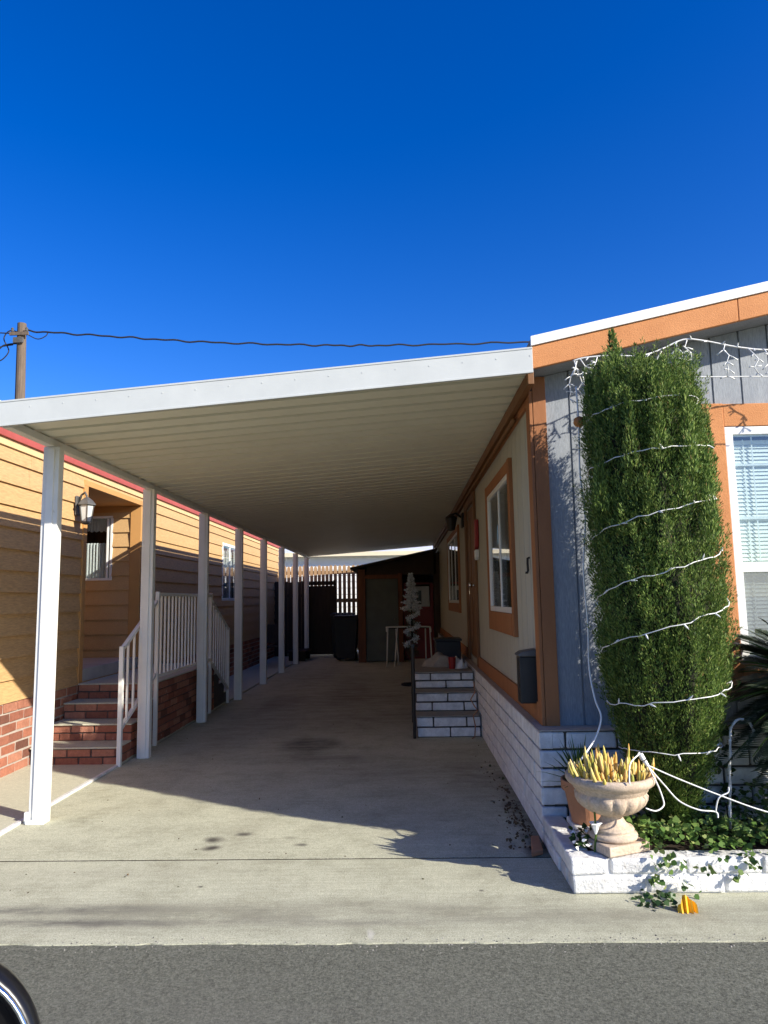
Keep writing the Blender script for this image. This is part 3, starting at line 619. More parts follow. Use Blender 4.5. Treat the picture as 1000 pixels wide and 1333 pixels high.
mbb.build('brickwork', M['brick'], bs, bevel=.003, segs=1); core.build('core', M['dark_mortar'], bs)

XR = -2.50
def railing(name, label, a, b, n, ta, tb, ba, bb, posts):
    """a,b: y range; t*: top rail heights; b*: bottom rail heights at both ends"""
    t = thing(name, label, 'railing', (XR, a, 0), 'white metal railings of the brick steps')
    zt = lambda y: ta + (tb-ta)*(y-a)/(b-a); zb = lambda y: ba + (bb-ba)*(y-a)/(b-a)
    for (y_, lo, hi) in posts: MB().box(XR-.019, XR+.019, y_-.019, y_+.019, lo, hi).build('post', M['white_metal'], t, bevel=.003)
    def bar(nm, z, h):
        MB().hexa([(XR-.018,a,z(a)),(XR+.018,a,z(a)),(XR+.018,b,z(b)),(XR-.018,b,z(b)),(XR-.018,a,z(a)+h),(XR+.018,a,z(a)+h),(XR+.018,b,z(b)+h),(XR-.018,b,z(b)+h)]).build(nm, M['white_metal'], t, bevel=.003)
    bar('top_rail', zt, .035); bar('bottom_rail', zb, .03)
    for i in range(n):
        y_ = a + (b-a)*(i+1)/(n+1)
        MB().box(XR-.009, XR+.009, y_-.009, y_+.009, zb(y_)+.026, zt(y_)+.004).build('baluster', M['white_metal'], t)
    return t
railing('stair_railing', 'short white sloping railing on the near brick steps', 6.36, 7.22, 5, .985, 1.40, .30, .68, [(6.36,.0,1.03)])
railing('landing_railing', 'white level railing with close balusters along the brick landing', 7.26, 9.28, 16, 1.475, 1.475, .66, .66, [(7.26,0,1.52),(9.28,0,1.52)])
railing('far_stair_railing', 'white railing sloping down beyond the brick landing', 9.32, 10.22, 7, 1.40, 1.0, .62, .18, [(10.22,0,1.04)])

# ------------------------------------------------------------------ planter
pl = thing('block_planter', 'low white painted block planter in front of the grey home', 'planter', (.77, 3.6, 0))
PPf = lambda u, w_, d: (u, 3.60 - d, w_)
PPs = lambda u, w_, d: (.77 - d, u, w_)
mb = blocks(PPf, .772, 4.2, .0, 2, .083, .36, .010, -.115, 0, .005); b_ = blocks(PPs, 3.718, 4.298, .0, 2, .083, .30, .010, -.115, 0, .005, off=1); mb.add(b_.v, b_.f)
mb.build('wall', M['white_block'], pl, bevel=.010, segs=2)
mb = MB(); mb.box(.782, 4.2, 3.612, 3.705, 0, .158); mb.box(.782, .875, 3.706, 4.295, 0, .158); mb.build('mortar', M['white_skirt'], pl)
mb = MB(); nx, ny = 60, 16; vs = []
for i in range(nx+1):
    for j in range(ny+1):
        x, y_ = .876 + (4.2-.876)*i/nx, 3.716 + (4.29-3.716)*j/ny
        vs.append((x, y_, .135 + .025*math.sin(x*7+y_*9)*math.sin(x*3.1) + random.uniform(0,.012)))
mb.add(vs, [(i*(ny+1)+j, (i+1)*(ny+1)+j, (i+1)*(ny+1)+j+1, i*(ny+1)+j+1) for i in range(nx) for j in range(ny)]); mb.build('soil', M['soil'], pl, smooth=True, recalc=False)
for k in range(3):
    tag(MB().box(.885+.10*k, .975+.10*k, 3.86-.0*k, 4.20-.03*k, .150, .185).build('paving_block', M['white_block'], bevel=.008),
        ['white paving block laid along the planter edge, nearest the driveway', 'middle one of the white paving blocks in the planter corner', 'white paving block in the planter corner, farthest from the driveway'][k], 'block', 'loose blocks in the planter corner')

# ------------------------------------------------------------------ urn with yellow succulents
UC = (1.015, 3.745, .166)
un = thing('stone_urn', 'pale cast stone urn on a square foot at the planter corner', 'urn', UC)
ca, sa = math.cos(R(24)), math.sin(R(24)); x, y_, z = UC; q = .122
cn4 = [(x+ca*a-sa*b, y_+sa*a+ca*b) for a, b in ((-q,-q),(q,-q),(q,q),(-q,q))]
mb = MB().prism(cn4, lambda p, a: (p[0], p[1], a), z, z+.046); mb.build('plinth', M['stone'], un, bevel=.007)
gad = lambda a, zz: 1 + (.075*(abs(math.cos(8*a))**.6 - .5) if .17 < zz < .262 else 0)
US = .95
prof = [(.112,.0465),(.124,.054),(.127,.064),(.122,.075),(.106,.080),(.103,.086),(.110,.092),(.106,.101),(.088,.106),(.070,.122),(.056,.142),(.058,.158),(.085,.166),(.115,.176),(.145,.194),(.168,.216),(.180,.240),(.182,.258),(.176,.268),(.180,.276),(.190,.284),(.192,.292),(.200,.300),(.222,.316),(.230,.330),(.229,.345),(.220,.356),(.205,.356),(.195,.340),(.188,.325),(.001,.322)]
mb = MB().lathe([(q*US, z_) for q, z_ in prof], UC, 128, gad); mb.build('bowl', M['stone'], un, smooth=True)
MB().lathe([(.186,.3225),(.12,.340),(.001,.347)], UC, 24).build('soil', M['soil'], un, smooth=True)
V = []; mb = MB()
for i in range(190):
    a = random.uniform(0, 6.28); r_ = .185*math.sqrt(random.random()); bx_, by_ = UC[0]+r_*math.cos(a), UC[1]+r_*math.sin(a)
    k_ = r_/.185; lump = .75 + .45*math.sin(bx_*38+1)*math.sin(by_*31)
    h = random.uniform(.05, .12)*(1.5 - .8*k_)*lump + (.07 if random.random() < .06 and bx_ < UC[0] and k_ < .7 else 0) + .02
    dx, dy = math.cos(a)*.75*k_ + random.uniform(-.4,.4), math.sin(a)*.75*k_ + random.uniform(-.4,.4)
    p = [Vector((bx_, by_, UC[2]+.318))]
    for s_ in (.3, .6, .85, 1): p.append(Vector((bx_+dx*h*(s_-.45*s_*s_), by_+dy*h*(s_-.45*s_*s_), UC[2]+.318+h*s_)))
    q = random.uniform(.006, .0115); mb.tube(p, [q*.75, q, q*.92, q*.6, q*.12], 7)
tag(mb.build('succulent_plant', M['fingers'], smooth=True), 'yellow finger-leaved succulent filling the stone urn', 'plant')
# terracotta pot with spiky plant
tc = (.985, 4.09, .155)
tp = thing('terracotta_pot', 'round terracotta pot half hidden behind the stone urn', 'pot', tc)
MB().lathe([(.085,.0),(.125,.20),(.14,.20),(.143,.255),(.128,.255),(.12,.20),(.001,.19)], tc, 32).build('body', M['terracotta'], tp, smooth=False, bevel=.004)
MB().lathe([(.119,.205),(.001,.215)], tc, 20).build('soil', M['soil'], tp)
def blades(name, c, n, lmin, lmax, wd, mat, spread=1.0, seed=1):
    r_ = np.random.default_rng(seed); V = []; F = []
    for i in range(n):
        a = r_.uniform(0, 2*np.pi); el = r_.uniform(.25, 1.45); l = r_.uniform(lmin, lmax)
        d = np.array([math.cos(a)*math.cos(el)*spread, math.sin(a)*math.cos(el)*spread, math.sin(el)]); sd = np.cross(d, [0,0,1]); sd /= np.linalg.norm(sd)+1e-9
        o = len(V)
        for t, wv in ((0,.6),(.4,1),(.75,.6),(1,.05)):
            p = np.array(c) + d*l*t + np.array([0,0,-.25*l*t*t*math.cos(el)]); V += [p - sd*wd*wv, p + sd*wd*wv]
        F += [(o+2*k, o+2*k+1, o+2*k+3, o+2*k+2) for k in range(3)]
    return npmesh(name, V, F, mat)
tag(blades('spiky_plant', (.95,4.10,.37), 90, .12, .30, .008, M['spiky'], 1, 4), 'green spiky plant growing in the terracotta pot', 'plant')

# ------------------------------------------------------------------ cypress
CC = np.array([1.385, 4.04])
prof_c = [(.13,.06),(.22,.09),(.40,.175),(.60,.258),(.90,.316),(1.3,.327),(1.7,.323),(2.05,.312),(2.3,.305),(2.45,.282),(2.55,.24),(2.63,.17),(2.70,.08)]
cz = np.array([p[0] for p in prof_c]); cr = np.array([p[1] for p in prof_c])
offx = lambda z: np.interp(z, [.2, .6, 1.5, 2.2, 2.7], [.045, .03, -.018, -.040, -.055])
offy = lambda z: np.interp(z, [.2, .6, 1.2, 2.7], [0, 0, -.12, -.15])
cyp = thing('cypress_tree', 'tall dense columnar cypress wrapped in white string lights', 'tree', (CC[0], CC[1], .13))
ph = rng.uniform(0, 6.28, 12); fq = np.array([5,8,11,14,17,21,26,31,37,43,50,57])
def ridge(th, z):
    s = 0
    for k in range(12):
        s = s + np.sin(fq[k]*th + ph[k] + (1.8+.9*(k % 3))*np.sin(z*(.9+.23*k)+ph[k]) + .9*np.sin(z*(4.1+.7*k)+2*ph[k]))*(1/(1+k*.18))
    return np.clip(.55 + s*.17, 0, 1)
def leaf_quads(P, D, Sd, ln, wd):
    n = len(P); V = np.empty((n, 4, 3))
    V[:,0] = P; V[:,1] = P + D*(ln*.5)[:,None] + Sd*wd[:,None]; V[:,2] = P + D*ln[:,None]; V[:,3] = P + D*(ln*.5)[:,None] - Sd*wd[:,None]
    return V.reshape(-1,3), np.arange(n*4).reshape(n,4)
def unit(a): return a/(np.linalg.norm(a, axis=1, keepdims=True)+1e-9)
vv = []; ff = []; o_ = 0
def push(P_, D_, S_, ln, wd):
    global o_
    v_, f_ = leaf_quads(P_, D_, S_, ln, wd); vv.append(v_); ff.append(f_ + o_); o_ += len(v_)
NL = 42000                                              # short inner growth
zz = rng.uniform(.16, 2.68, NL); th = rng.uniform(0, 2*np.pi, NL)
rr = np.interp(zz, cz, cr)*(.80 + .12*ridge(th, zz))*(1 - rng.uniform(0,.12,NL))
out = np.stack([np.cos(th), np.sin(th), np.zeros(NL)], 1)
P_ = np.stack([CC[0]+offx(zz)+rr*np.cos(th), CC[1]+offy(zz)+rr*np.sin(th), zz], 1)
D_ = unit(out*rng.uniform(.2,.9,NL)[:,None] + np.array([0,0,1])*rng.uniform(.4,1,NL)[:,None] + rng.normal(0,.3,(NL,3)))
push(P_, D_, unit(np.cross(D_, unit(rng.normal(0,1,(NL,3))))), rng.uniform(.016,.036,NL), rng.uniform(.0022,.0042,NL))
NS, NP = 2700, 62                                       # upright sprays, each a small feathered plume
sz = .10 + 2.5*rng.uniform(0, 1, NS)**.9; sth = rng.uniform(0, 2*np.pi, NS)
srid = ridge(sth, sz); sR = np.interp(sz, cz, cr)*(.80 + .17*srid + rng.normal(0,.035,NS))
sl_ = rng.uniform(.09, .21, NS); so = np.stack([np.cos(sth), np.sin(sth), np.zeros(NS)], 1)
sdirn = unit(so*rng.uniform(.10,.42,NS)[:,None] + np.array([0,0,1.]) + rng.normal(0,.10,(NS,3)))
sbase = np.stack([CC[0]+offx(sz)+sR*np.cos(sth), CC[1]+offy(sz)+sR*np.sin(sth), sz], 1)
t = rng.uniform(0,1,(NS,NP)); rad = (.024*(1-t)**.7+.003)*rng.uniform(.3,1,(NS,NP)); aa = rng.uniform(0,6.28,(NS,NP))
e1 = unit(np.cross(sdirn, np.array([.3,.9,.1]))); e2 = np.cross(sdirn, e1)
rv = e1[:,None,:]*np.cos(aa)[...,None] + e2[:,None,:]*np.sin(aa)[...,None]
P_ = (sbase[:,None,:] + sdirn[:,None,:]*(t*sl_[:,None])[...,None] + rv*rad[...,None]).reshape(-1,3)
D_ = unit((sdirn[:,None,:]*1.0 + rv*.55).reshape(-1,3) + rng.normal(0,.22,(NS*NP,3)))
keep = P_[:,2] < 2.74
P_, D_ = P_[keep], D_[keep]; n_ = len(P_)
push(P_, D_, unit(np.cross(D_, unit(rng.normal(0,1,(n_,3))))), rng.uniform(.012,.028,n_), rng.uniform(.0015,.0031,n_))
# upright tips that break the outline
tips = [(-.14,-.02,2.86,.055),(-.125,-.02,2.74,.07),(-.22,-.05,2.66,.06),(.12,-.05,2.70,.06),(.22,-.02,2.63,.055),(.0,-.08,2.69,.08),(.05,.1,2.76,.07),(-.08,.08,2.72,.07),(-.28,.0,2.60,.05),(.28,.0,2.55,.05),(.30,-.10,2.35,.05),(-.02,-.28,2.55,.05),(.12,-.3,2.42,.05),(-.16,-.27,2.46,.045),(.33,.02,2.15,.05),(.2,-.28,2.1,.045),(-.3,-.16,2.25,.04)]
for (dx, dy, zt, r0) in tips:
    n = 1100; h = .42; t = rng.uniform(0, 1, n); a = rng.uniform(0, 6.28, n); r_ = r0*(1-t)**.8*rng.uniform(.3,1,n)+.004
    Pt = np.stack([CC[0]+offx(zt)+dx+r_*np.cos(a), CC[1]+offy(zt)+dy+r_*np.sin(a), zt-h+h*t], 1)
    Dt = unit(np.stack([np.cos(a)*.35, np.sin(a)*.35, np.ones(n)], 1)+rng.normal(0,.25,(n,3))); St = unit(np.cross(Dt, unit(rng.normal(0,1,(n,3)))))
    v_, f_ = leaf_quads(Pt, Dt, St, rng.uniform(.018,.038,n), rng.uniform(.0022,.0042,n)); vv.append(v_); ff.append(f_+o_); o_ += len(v_)
crown = npmesh('crown', np.concatenate(vv), np.concatenate(ff), M['cypress'], cyp)
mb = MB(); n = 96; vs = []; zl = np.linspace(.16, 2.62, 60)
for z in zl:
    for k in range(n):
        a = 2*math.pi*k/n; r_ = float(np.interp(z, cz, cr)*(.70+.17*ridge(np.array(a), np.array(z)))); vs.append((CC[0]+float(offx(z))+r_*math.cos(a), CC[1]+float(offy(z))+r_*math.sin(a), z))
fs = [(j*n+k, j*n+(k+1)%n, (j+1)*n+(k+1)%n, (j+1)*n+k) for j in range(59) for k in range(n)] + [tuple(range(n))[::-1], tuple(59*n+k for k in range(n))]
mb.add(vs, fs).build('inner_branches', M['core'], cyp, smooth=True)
MB().tube([(CC[0]+.04,CC[1],.10),(CC[0]+.03,CC[1],.5),(CC[0]-.01,CC[1]-.12,1.4),(CC[0]-.04,CC[1]-.14,2.3)], [.06,.05,.04,.015], 10).build('trunk', M['bark'], cyp)

# ------------------------------------------------------------------ string lights
def bulbs_on(parent, path, step, seed, ln=.020, r=.0042):
    r_ = random.Random(seed); acc = 0; proto = None; out_ = []
    for a, b in zip(path, path[1:]):
        a, b = Vector(a), Vector(b); d = (b-a).length; t = step - acc
        while t < d:
            p = a + (b-a)*t/d; dr_ = Vector((r_.uniform(-1,1), r_.uniform(-1.2,-.1), r_.uniform(-1,1))).normalized()
            if proto is None:
                m_ = MB().tube([(0,0,0),(0,0,.55*ln),(0,0,ln)], [r, r*1.1, r*.3], 6)
                me = bpy.data.meshes.new('bulb'); me.from_pydata(m_.v, [], m_.f); me.materials.append(M['bulb']); proto = me
            o = bpy.data.objects.new('bulb', proto); COL.objects.link(o); o.parent = parent
            o.rotation_euler = dr_.to_track_quat('Z','Y').to_euler(); o.location = p - wloc(parent); out_.append(o); t += step
        acc = d - (t - step)
    return out_
def smooth_path(pts, k=6):
    pts = [Vector(p) for p in pts]; out_ = []
    for i in range(len(pts)-1):
        p0, p1, p2, p3 = pts[max(i-1,0)], pts[i], pts[i+1], pts[min(i+2,len(pts)-1)]
        for j in range(k):
            t = j/k; out_.append(.5*((2*p1)+(-p0+p2)*t+(2*p0-5*p1+4*p2-p3)*t*t+(-p0+3*p1-3*p2+p3)*t**3))
    out_.append(pts[-1]); return out_
# each wrap rises from left (z0) to right (z1) across the front, then climbs behind to the next
wraps = [(.585,.615),(.83,.97),(1.10,1.395),(1.375,1.665),(1.70,1.93),(2.08,2.19),(2.36,2.45)]
pts = []
for i, (z0, z1) in enumerate(wraps):
    for k in range(22):
        t = k/21; a = math.pi + (math.pi)*t       # pi (left) -> 3pi/2 (front) -> 2pi (right)
        z = z0 + (z1-z0)*(t**.85 if i != 1 else t**1.5) + random.uniform(-.008,.008)
        r_ = float(np.interp(z, cz, cr))*1.035 + random.uniform(-.004,.004)
        pts.append((CC[0]+float(offx(z))+r_*math.cos(a), CC[1]+float(offy(z))+r_*math.sin(a), z))
    if i < len(wraps)-1:
        zn = wraps[i+1][0]
        for k in range(1, 10):
            t = k/10; a = math.pi*t; z = z1+(zn-z1)*t; r_ = float(np.interp(z, cz, cr))*1.0
            pts.append((CC[0]+float(offx(z))+r_*math.cos(a), CC[1]+float(offy(z))+r_*math.sin(a), z))
sl = thing('string_lights', 'white string of lights spiralling up the columnar cypress', 'string lights', (CC[0], CC[1], .5))
MB().tube(pts, .0027, 6).build('wire', M['wire_white'], sl, smooth=True)
bulbs_on(sl, pts, .19, 3, .034)
# icicle lights along the eave
ic = thing('icicle_lights', 'white icicle lights strung under the orange rake board', 'string lights', (1.0, 4.13, 2.7))
main = smooth_path([(1.03,4.12,2.785),(1.10,4.11,2.80),(1.25,4.10,2.805),(1.42,4.10,2.80),(1.55,4.11,2.84),(1.68,4.11,2.895),(1.80,4.11,2.885),(2.0,4.11,2.84),(2.2,4.11,2.82),(2.45,4.11,2.86),(2.8,4.11,2.92)], 4)
MB().tube(main, .0045, 6).build('wire', M['wire_white'], ic, smooth=True)
bulbs_on(ic, main, .09, 8, .026)
r_ = random.Random(5)
for (x, z, h) in [(1.035,2.78,.36),(1.05,2.78,.22),(1.07,2.79,.28),(1.17,2.80,.12),(1.45,2.80,.11),(1.55,2.83,.14),(1.63,2.875,.10),(1.70,2.89,.12),(1.92,2.86,.20),(2.05,2.83,.16),(2.14,2.825,.19),(2.24,2.82,.15),(2.40,2.84,.2),(2.6,2.88,.22)]:
    p = [Vector((x,4.105,z))]; n = max(3, int(h/.04))
    for k in range(n): p.append(p[-1] + Vector((r_.uniform(-.03,.035), r_.uniform(-.02,.02), -h/n)))
    d_ = MB().tube(p, .0035, 5)
    for q in p[1:]:
        for s_ in range(2):
            e = q + Vector((r_.choice((-1,1))*r_.uniform(.01,.045), r_.uniform(-.02,.01), r_.uniform(-.035,.01))); d_.tube([q, (q+e)/2+Vector((0,0,.003)), e], [.0025,.003,.0045], 5)
    d_.build('light_drop', M['wire_white'], ic, smooth=True)
tag(MB().tube(smooth_path([(1.66,4.10,2.665),(1.9,4.10,2.66),(2.15,4.10,2.655),(2.6,4.10,2.64)],4), .0032, 6).build('white_wire', M['wire_white'], smooth=True), 'thin white wire stretched level from cypress top over the front window', 'wire')
tag(MB().lathe([(.001,-.035),(.025,-.022),(.034,.0),(.026,.024),(.001,.035)], (1.045,4.10,2.41), 10, lambda a, z: 1+.15*math.sin(3*a)).build('dead_leaf', M['orange_leaf'], smooth=True), 'curled orange leaf caught in the wire left of the cypress top', 'leaf')
# extension cord hanging down to the urn
cord = smooth_path([(1.035,4.10,2.62),(1.04,4.10,2.42),(1.035,4.105,2.10),(1.05,4.10,1.85),(1.025,4.10,1.55),(1.035,4.105,1.25),(1.03,4.10,1.0),(1.04,4.05,.84),(1.055,4.0,.75),(1.01,3.95,.66),(.95,3.90,.60),(.90,3.88,.545),(.86,3.87,.50)], 6)
tag(MB().tube(cord, .0052, 7).build('hanging_cord', M['wire_white'], smooth=True), 'white cord hanging from the eave straight down to the stone urn', 'cord')
pc = thing('plugged_cords', 'white plug and looping cords at the right rim of the stone urn', 'cord', (1.17, 3.66, .6))
MB().tube([(1.145,3.66,.628),(1.16,3.655,.600)], [.014,.013], 8).tube([(1.163,3.654,.596),(1.178,3.65,.57)], [.012,.009], 8).build('plug', M['wire_white'], pc, bevel=.003)
for p in ([(1.178,3.65,.57),(1.20,3.60,.50),(1.215,3.58,.44),(1.21,3.56,.41),(1.17,3.55,.39),(1.12,3.54,.405)],
          [(1.178,3.65,.57),(1.24,3.62,.49),(1.30,3.60,.42),(1.38,3.58,.385),(1.46,3.58,.375),(1.465,3.57,.35)],
          [(1.46,3.58,.375),(1.475,3.57,.44),(1.52,3.57,.465),(1.525,3.57,.49)],
          [(1.178,3.65,.575),(1.3,3.64,.52),(1.5,3.62,.44),(1.7,3.6,.37),(1.9,3.6,.33),(2.2,3.62,.30)],
          [(1.145,3.66,.63),(1.08,3.60,.60),(1.05,3.535,.56),(1.045,3.52,.52)]):
    MB().tube(smooth_path(p, 6), .0036, 6).build('cord', M['wire_white'], pc, smooth=True)
# candy cane
cn = smooth_path([(1.66,3.90,.20),(1.675,3.90,.45),(1.69,3.90,.62),(1.70,3.90,.70),(1.74,3.90,.745),(1.79,3.90,.735),(1.815,3.90,.69),(1.805,3.90,.63)], 8)
mb = MB(); rib_ = []
mb.tube(cn, .0065, 8)
for i, (a, b) in enumerate(zip(cn, cn[1:])):
    t = i*.9; n1 = Vector((math.cos(t), math.sin(t), .2))*.007
    mb.tube([a+n1, b+Vector((math.cos(t+.9), math.sin(t+.9), .2))*.007], .0032, 5)
tag(mb.build('candy_cane_stake', M['cane'], smooth=True), 'translucent white candy cane garden stake right of the cypress foot', 'garden stake')

# ------------------------------------------------------------------ ivy, sago palm, litter
def leafcloud(name, gen, n, mat, size=(.02,.045), seed=2, up_=.6):
    r_ = np.random.default_rng(seed); V = []; F = []; o = 0
    out5 = [(0,0),(.55,.25),(.42,.75),(0,1.15),(-.42,.75),(-.55,.25)]
    for i in range(n):
        p = np.array(gen(r_)); s = r_.uniform(*size)
        nrm = np.array([r_.normal(0,.55), -.35+r_.normal(0,.5), up_+abs(r_.normal(0,.4))]); nrm /= np.linalg.norm(nrm)
        a = r_.normal(0,1,3); t = a - nrm*a.dot(nrm); t /= np.linalg.norm(t); b = np.cross(nrm, t)
        for (x, y) in out5: V.append(p + b*x*s + t*y*s - nrm*s*.35*abs(x))
        F.append(tuple(range(o, o+6))); o += 6
    return npmesh(name, V, F, mat)
def g_bed(r_):
    x = r_.uniform(1.13, 2.7); y_ = r_.uniform(3.62, 4.26); h = .07+.08*math.sin(x*5.2+.5)**2 + .05*math.sin(x*13+y_*8) + .05*(x>1.75)
    return (x, y_, .15 + max(0,h)*r_.uniform(.1,1)**.7)
o = leafcloud('ivy', g_bed, 2600, M['ivy'], (.014,.032), seed=11); tag(o, 'green ivy spreading over the planter soil around the cypress foot', 'plant')
def g_trail(r_):
    k = int(r_.integers(0, 6)); x0 = [1.17,1.22,1.30,1.38,1.52,1.60][k]; dl = [.15,.10,.17,.09,.12,.07][k]; t = r_.uniform(0,1)
    return (x0 + .03*math.sin(t*5+k)+r_.normal(0,.02), 3.585-.02*t-abs(r_.normal(0,.012)), .19-dl*t)
tag(leafcloud('trailing_ivy', g_trail, 85, M['ivy'], (.015,.029), 12, .2), 'ivy shoots trailing over the front face of the white planter', 'plant')
tag(leafcloud('fallen_ivy', lambda r_: (1.13+r_.uniform(-.09,.10), 3.47+r_.uniform(-.06,.11), .006+r_.uniform(0,.05)*r_.random()), 60, M['dark_ivy'], (.014,.03), 13), 'scrap of ivy lying on the pavement before the planter', 'plant')
tag(leafcloud('weed', lambda r_: (.88+r_.normal(0,.026), 3.76+r_.normal(0,.035), .17+abs(r_.normal(0,.04))), 55, M['dark_ivy'], (.018,.036), 14), 'dark leafy weed sprouting left of the urn foot', 'plant')
fl = thing('white_flower', 'small white flower standing beside the urn foot', 'flower', (.915, 3.70, .17))
MB().tube([(.905,3.68,.165),(.915,3.675,.25),(.912,3.67,.37)], .005, 6).build('stem', M['spiky'], fl)
MB().lathe([(.004,0),(.012,.02),(.022,.045),(.030,.05),(.024,.055),(.006,.03)], (.912,3.67,.25), 8, lambda a, z: 1+.2*math.cos(5*a)).build('petals', M['wire_white'], fl)
tag(leafcloud('white_petals', lambda r_: (.86+r_.normal(0,.03), 3.72+r_.normal(0,.05), .20+abs(r_.normal(0,.025))), 22, M['wire_white'], (.012,.022), 15), 'cluster of small white blossoms at the planter corner', 'flower')
struct(leafcloud('leaf_litter', lambda r_: (.74-abs(r_.normal(0,.07)), 4.2+abs(r_.normal(0,.9)), .005+r_.uniform(0,.012)), 190, M['litter'], (.008,.024), 16), 'stuff')
struct(leafcloud('driveway_litter', lambda r_: (r_.uniform(-2.3,.7), 3.6+abs(r_.normal(0,3)), .004), 60, M['litter'], (.005,.013), 17), 'stuff')
V = []; F = []
for i in range(700):
    x, y_ = random.uniform(-3.2, 2.6), 3.12 + random.gauss(0, .035); q = random.uniform(.0015, .005); z_ = -.005 if y_ < 3.132 else 0
    o = len(V); V += [(x+q*math.cos(a), y_+q*math.sin(a), z_) for a in (0, 2.1, 4.2)] + [(x, y_, z_+q*1.2)]; F += [(o,o+1,o+3),(o+1,o+2,o+3),(o+2,o,o+3)]
struct(npmesh('gravel', V, F, M['grit']), 'stuff')
o = leafcloud('wall_vine', lambda r_: (1.80+r_.normal(0,.04), 4.27-abs(r_.normal(0,.02)), .2+r_.uniform(0,.45)), 40, M['dark_ivy'], (.02,.04), 19, .1); tag(o, 'thin vine climbing the white block base behind the candy cane', 'plant')
def sago(c, nf, seed):
    r_ = np.random.default_rng(seed); V = []; F = []; rach = MB()
    for i in range(nf):
        az = r_.uniform(0, 2*np.pi); el = r_.uniform(-.55, 1.2); l = r_.uniform(.46, .62)
        d = np.array([math.cos(az)*math.cos(el), math.sin(az)*math.cos(el), math.sin(el)]); side = np.array([-math.sin(az), math.cos(az), 0.])
        pt = lambda t: np.array(c) + d*l*t + np.array([0,0,-.38*l*t*t*math.cos(el)])
        rach.tube([tuple(pt(t)) for t in np.linspace(0,1,7)], [.009,.008,.007,.006,.005,.004,.002], 5)
        for t in np.linspace(.14, 1, 52):
            p = pt(t); tg = pt(min(1.02,t+.02))-pt(t-.02); tg /= np.linalg.norm(tg); upv = np.cross(side, tg); upv *= np.sign(upv[2]+1e-6)
            for s in (-1, 1):
                ll = .17*(1-.45*t)*min(1, t*4)*r_.uniform(.9,1.1); dd = side*s*.75 + tg*.6 + upv*.35; dd /= np.linalg.norm(dd); wv = np.cross(dd, upv); wv /= np.linalg.norm(wv)
                o = len(V); V += [p-wv*.0060, p+dd*ll*.6-wv*.0060-upv*.0, p+dd*ll-upv*.01, p+dd*ll*.6+wv*.0060]; F.append((o,o+1,o+2,o+3))
    return V, F, rach
sg = thing('sago_palm', 'dark sago palm with stiff feathery fronds under the front window', 'palm', (2.3, 3.98, .15))
V, F, rach = sago((2.27, 3.97, .86), 120, 8)
npmesh('fronds', V, F, M['sago'], sg); rach.build('frond_stalk', M['spiky'], sg)
MB().tube([(2.28,4.0,.10),(2.27,3.99,.45),(2.26,3.99,.82)], [.15,.14,.10], 16).build('trunk', M['bark'], sg)
yl = MB(); n = 12; vs = [(1.215,3.41,.004)]
fan = [(1.19+.085*k/n, 3.405+.01*math.sin(k*2), .008+.066*(k/4.5 if k < 4.5 else 1-.62*(k-4.5)/7.5) + (.004 if k % 2 else 0)) for k in range(n+1)]
vs = fan + [(x, y_-.012-.004*(k%2), .001) for k, (x, y_, z) in enumerate(fan)] + [(x, y_+.012, .001) for k, (x, y_, z) in enumerate(fan)]
m_ = n+1
yl.add(vs, [(k, k+1, m_+k+1, m_+k) for k in range(n)] + [(k, 2*m_+k, 2*m_+k+1, k+1) for k in range(n)])
tag(yl.build('yellow_leaf', M['yellow'], recalc=False), 'bright yellow folded leaf on the pavement before the planter', 'leaf')
mb = MB(); mb.hexa([(.665,4.08,.004),(.735,4.12,.004),(.745,4.30,.004),(.70,4.30,.004),(.665,4.08,.03),(.735,4.12,.03),(.745,4.30,.05),(.70,4.30,.05)])
tag(mb.build('brick_piece', M['terracotta'], bevel=.006), 'reddish broken brick piece leaning at the planter side', 'brick')

# ------------------------------------------------------------------ far end of the driveway
sh = thing('garden_shed', 'dark lean-to shed with grey-green door at the driveway end', 'shed', (-.1, 16.4, 0))
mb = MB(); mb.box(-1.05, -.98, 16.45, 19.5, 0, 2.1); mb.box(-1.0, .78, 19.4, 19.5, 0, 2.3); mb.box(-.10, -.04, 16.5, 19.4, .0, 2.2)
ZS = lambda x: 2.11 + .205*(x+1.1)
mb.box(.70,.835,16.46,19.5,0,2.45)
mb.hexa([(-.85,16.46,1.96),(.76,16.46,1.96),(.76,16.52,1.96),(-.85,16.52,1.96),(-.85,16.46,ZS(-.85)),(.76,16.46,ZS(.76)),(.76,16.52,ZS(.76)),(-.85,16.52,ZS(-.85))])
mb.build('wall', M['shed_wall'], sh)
mb = MB(); slab(mb, -1.2, .79, 16.2, 19.6, .0, .05, ZS); mb.build('roof', M['dark_wood'], sh)
for a, b, h in ((-1.04,-.87,2.10),(-.12,-.02,2.0)): MB().box(a, b, 16.40, 16.46, 0, h).build('post', M['rust_post'], sh, bevel=.005)
MB().box(-.869, -.121, 16.40, 16.455, 1.88, 1.97).build('lintel', M['rust_post'], sh, bevel=.005)
d_ = MB().box(-.865, -.125, 16.44, 16.48, .02, 1.875).build('door', M['shed_door'], sh, bevel=.004)
MB().lathe([(.02,0),(.022,.02),(.001,.03)], (-.22,16.43,.95), 10).build('handle', M['chrome'], d_)
cab = thing('red_cabinet', 'red metal storage cabinet inside the open side of the shed', 'cabinet', (.33, 17.0, 0))
mb = MB(); mb.box(.0,.70,17.0,17.5,.0,1.22); mb.box(.0,.07,17.0,17.5,1.221,1.75); mb.box(.63,.70,17.0,17.5,1.221,1.75); mb.box(.0,.70,17.3,17.5,1.751,1.80); mb.build('body', M['red_metal'], cab, bevel=.006)
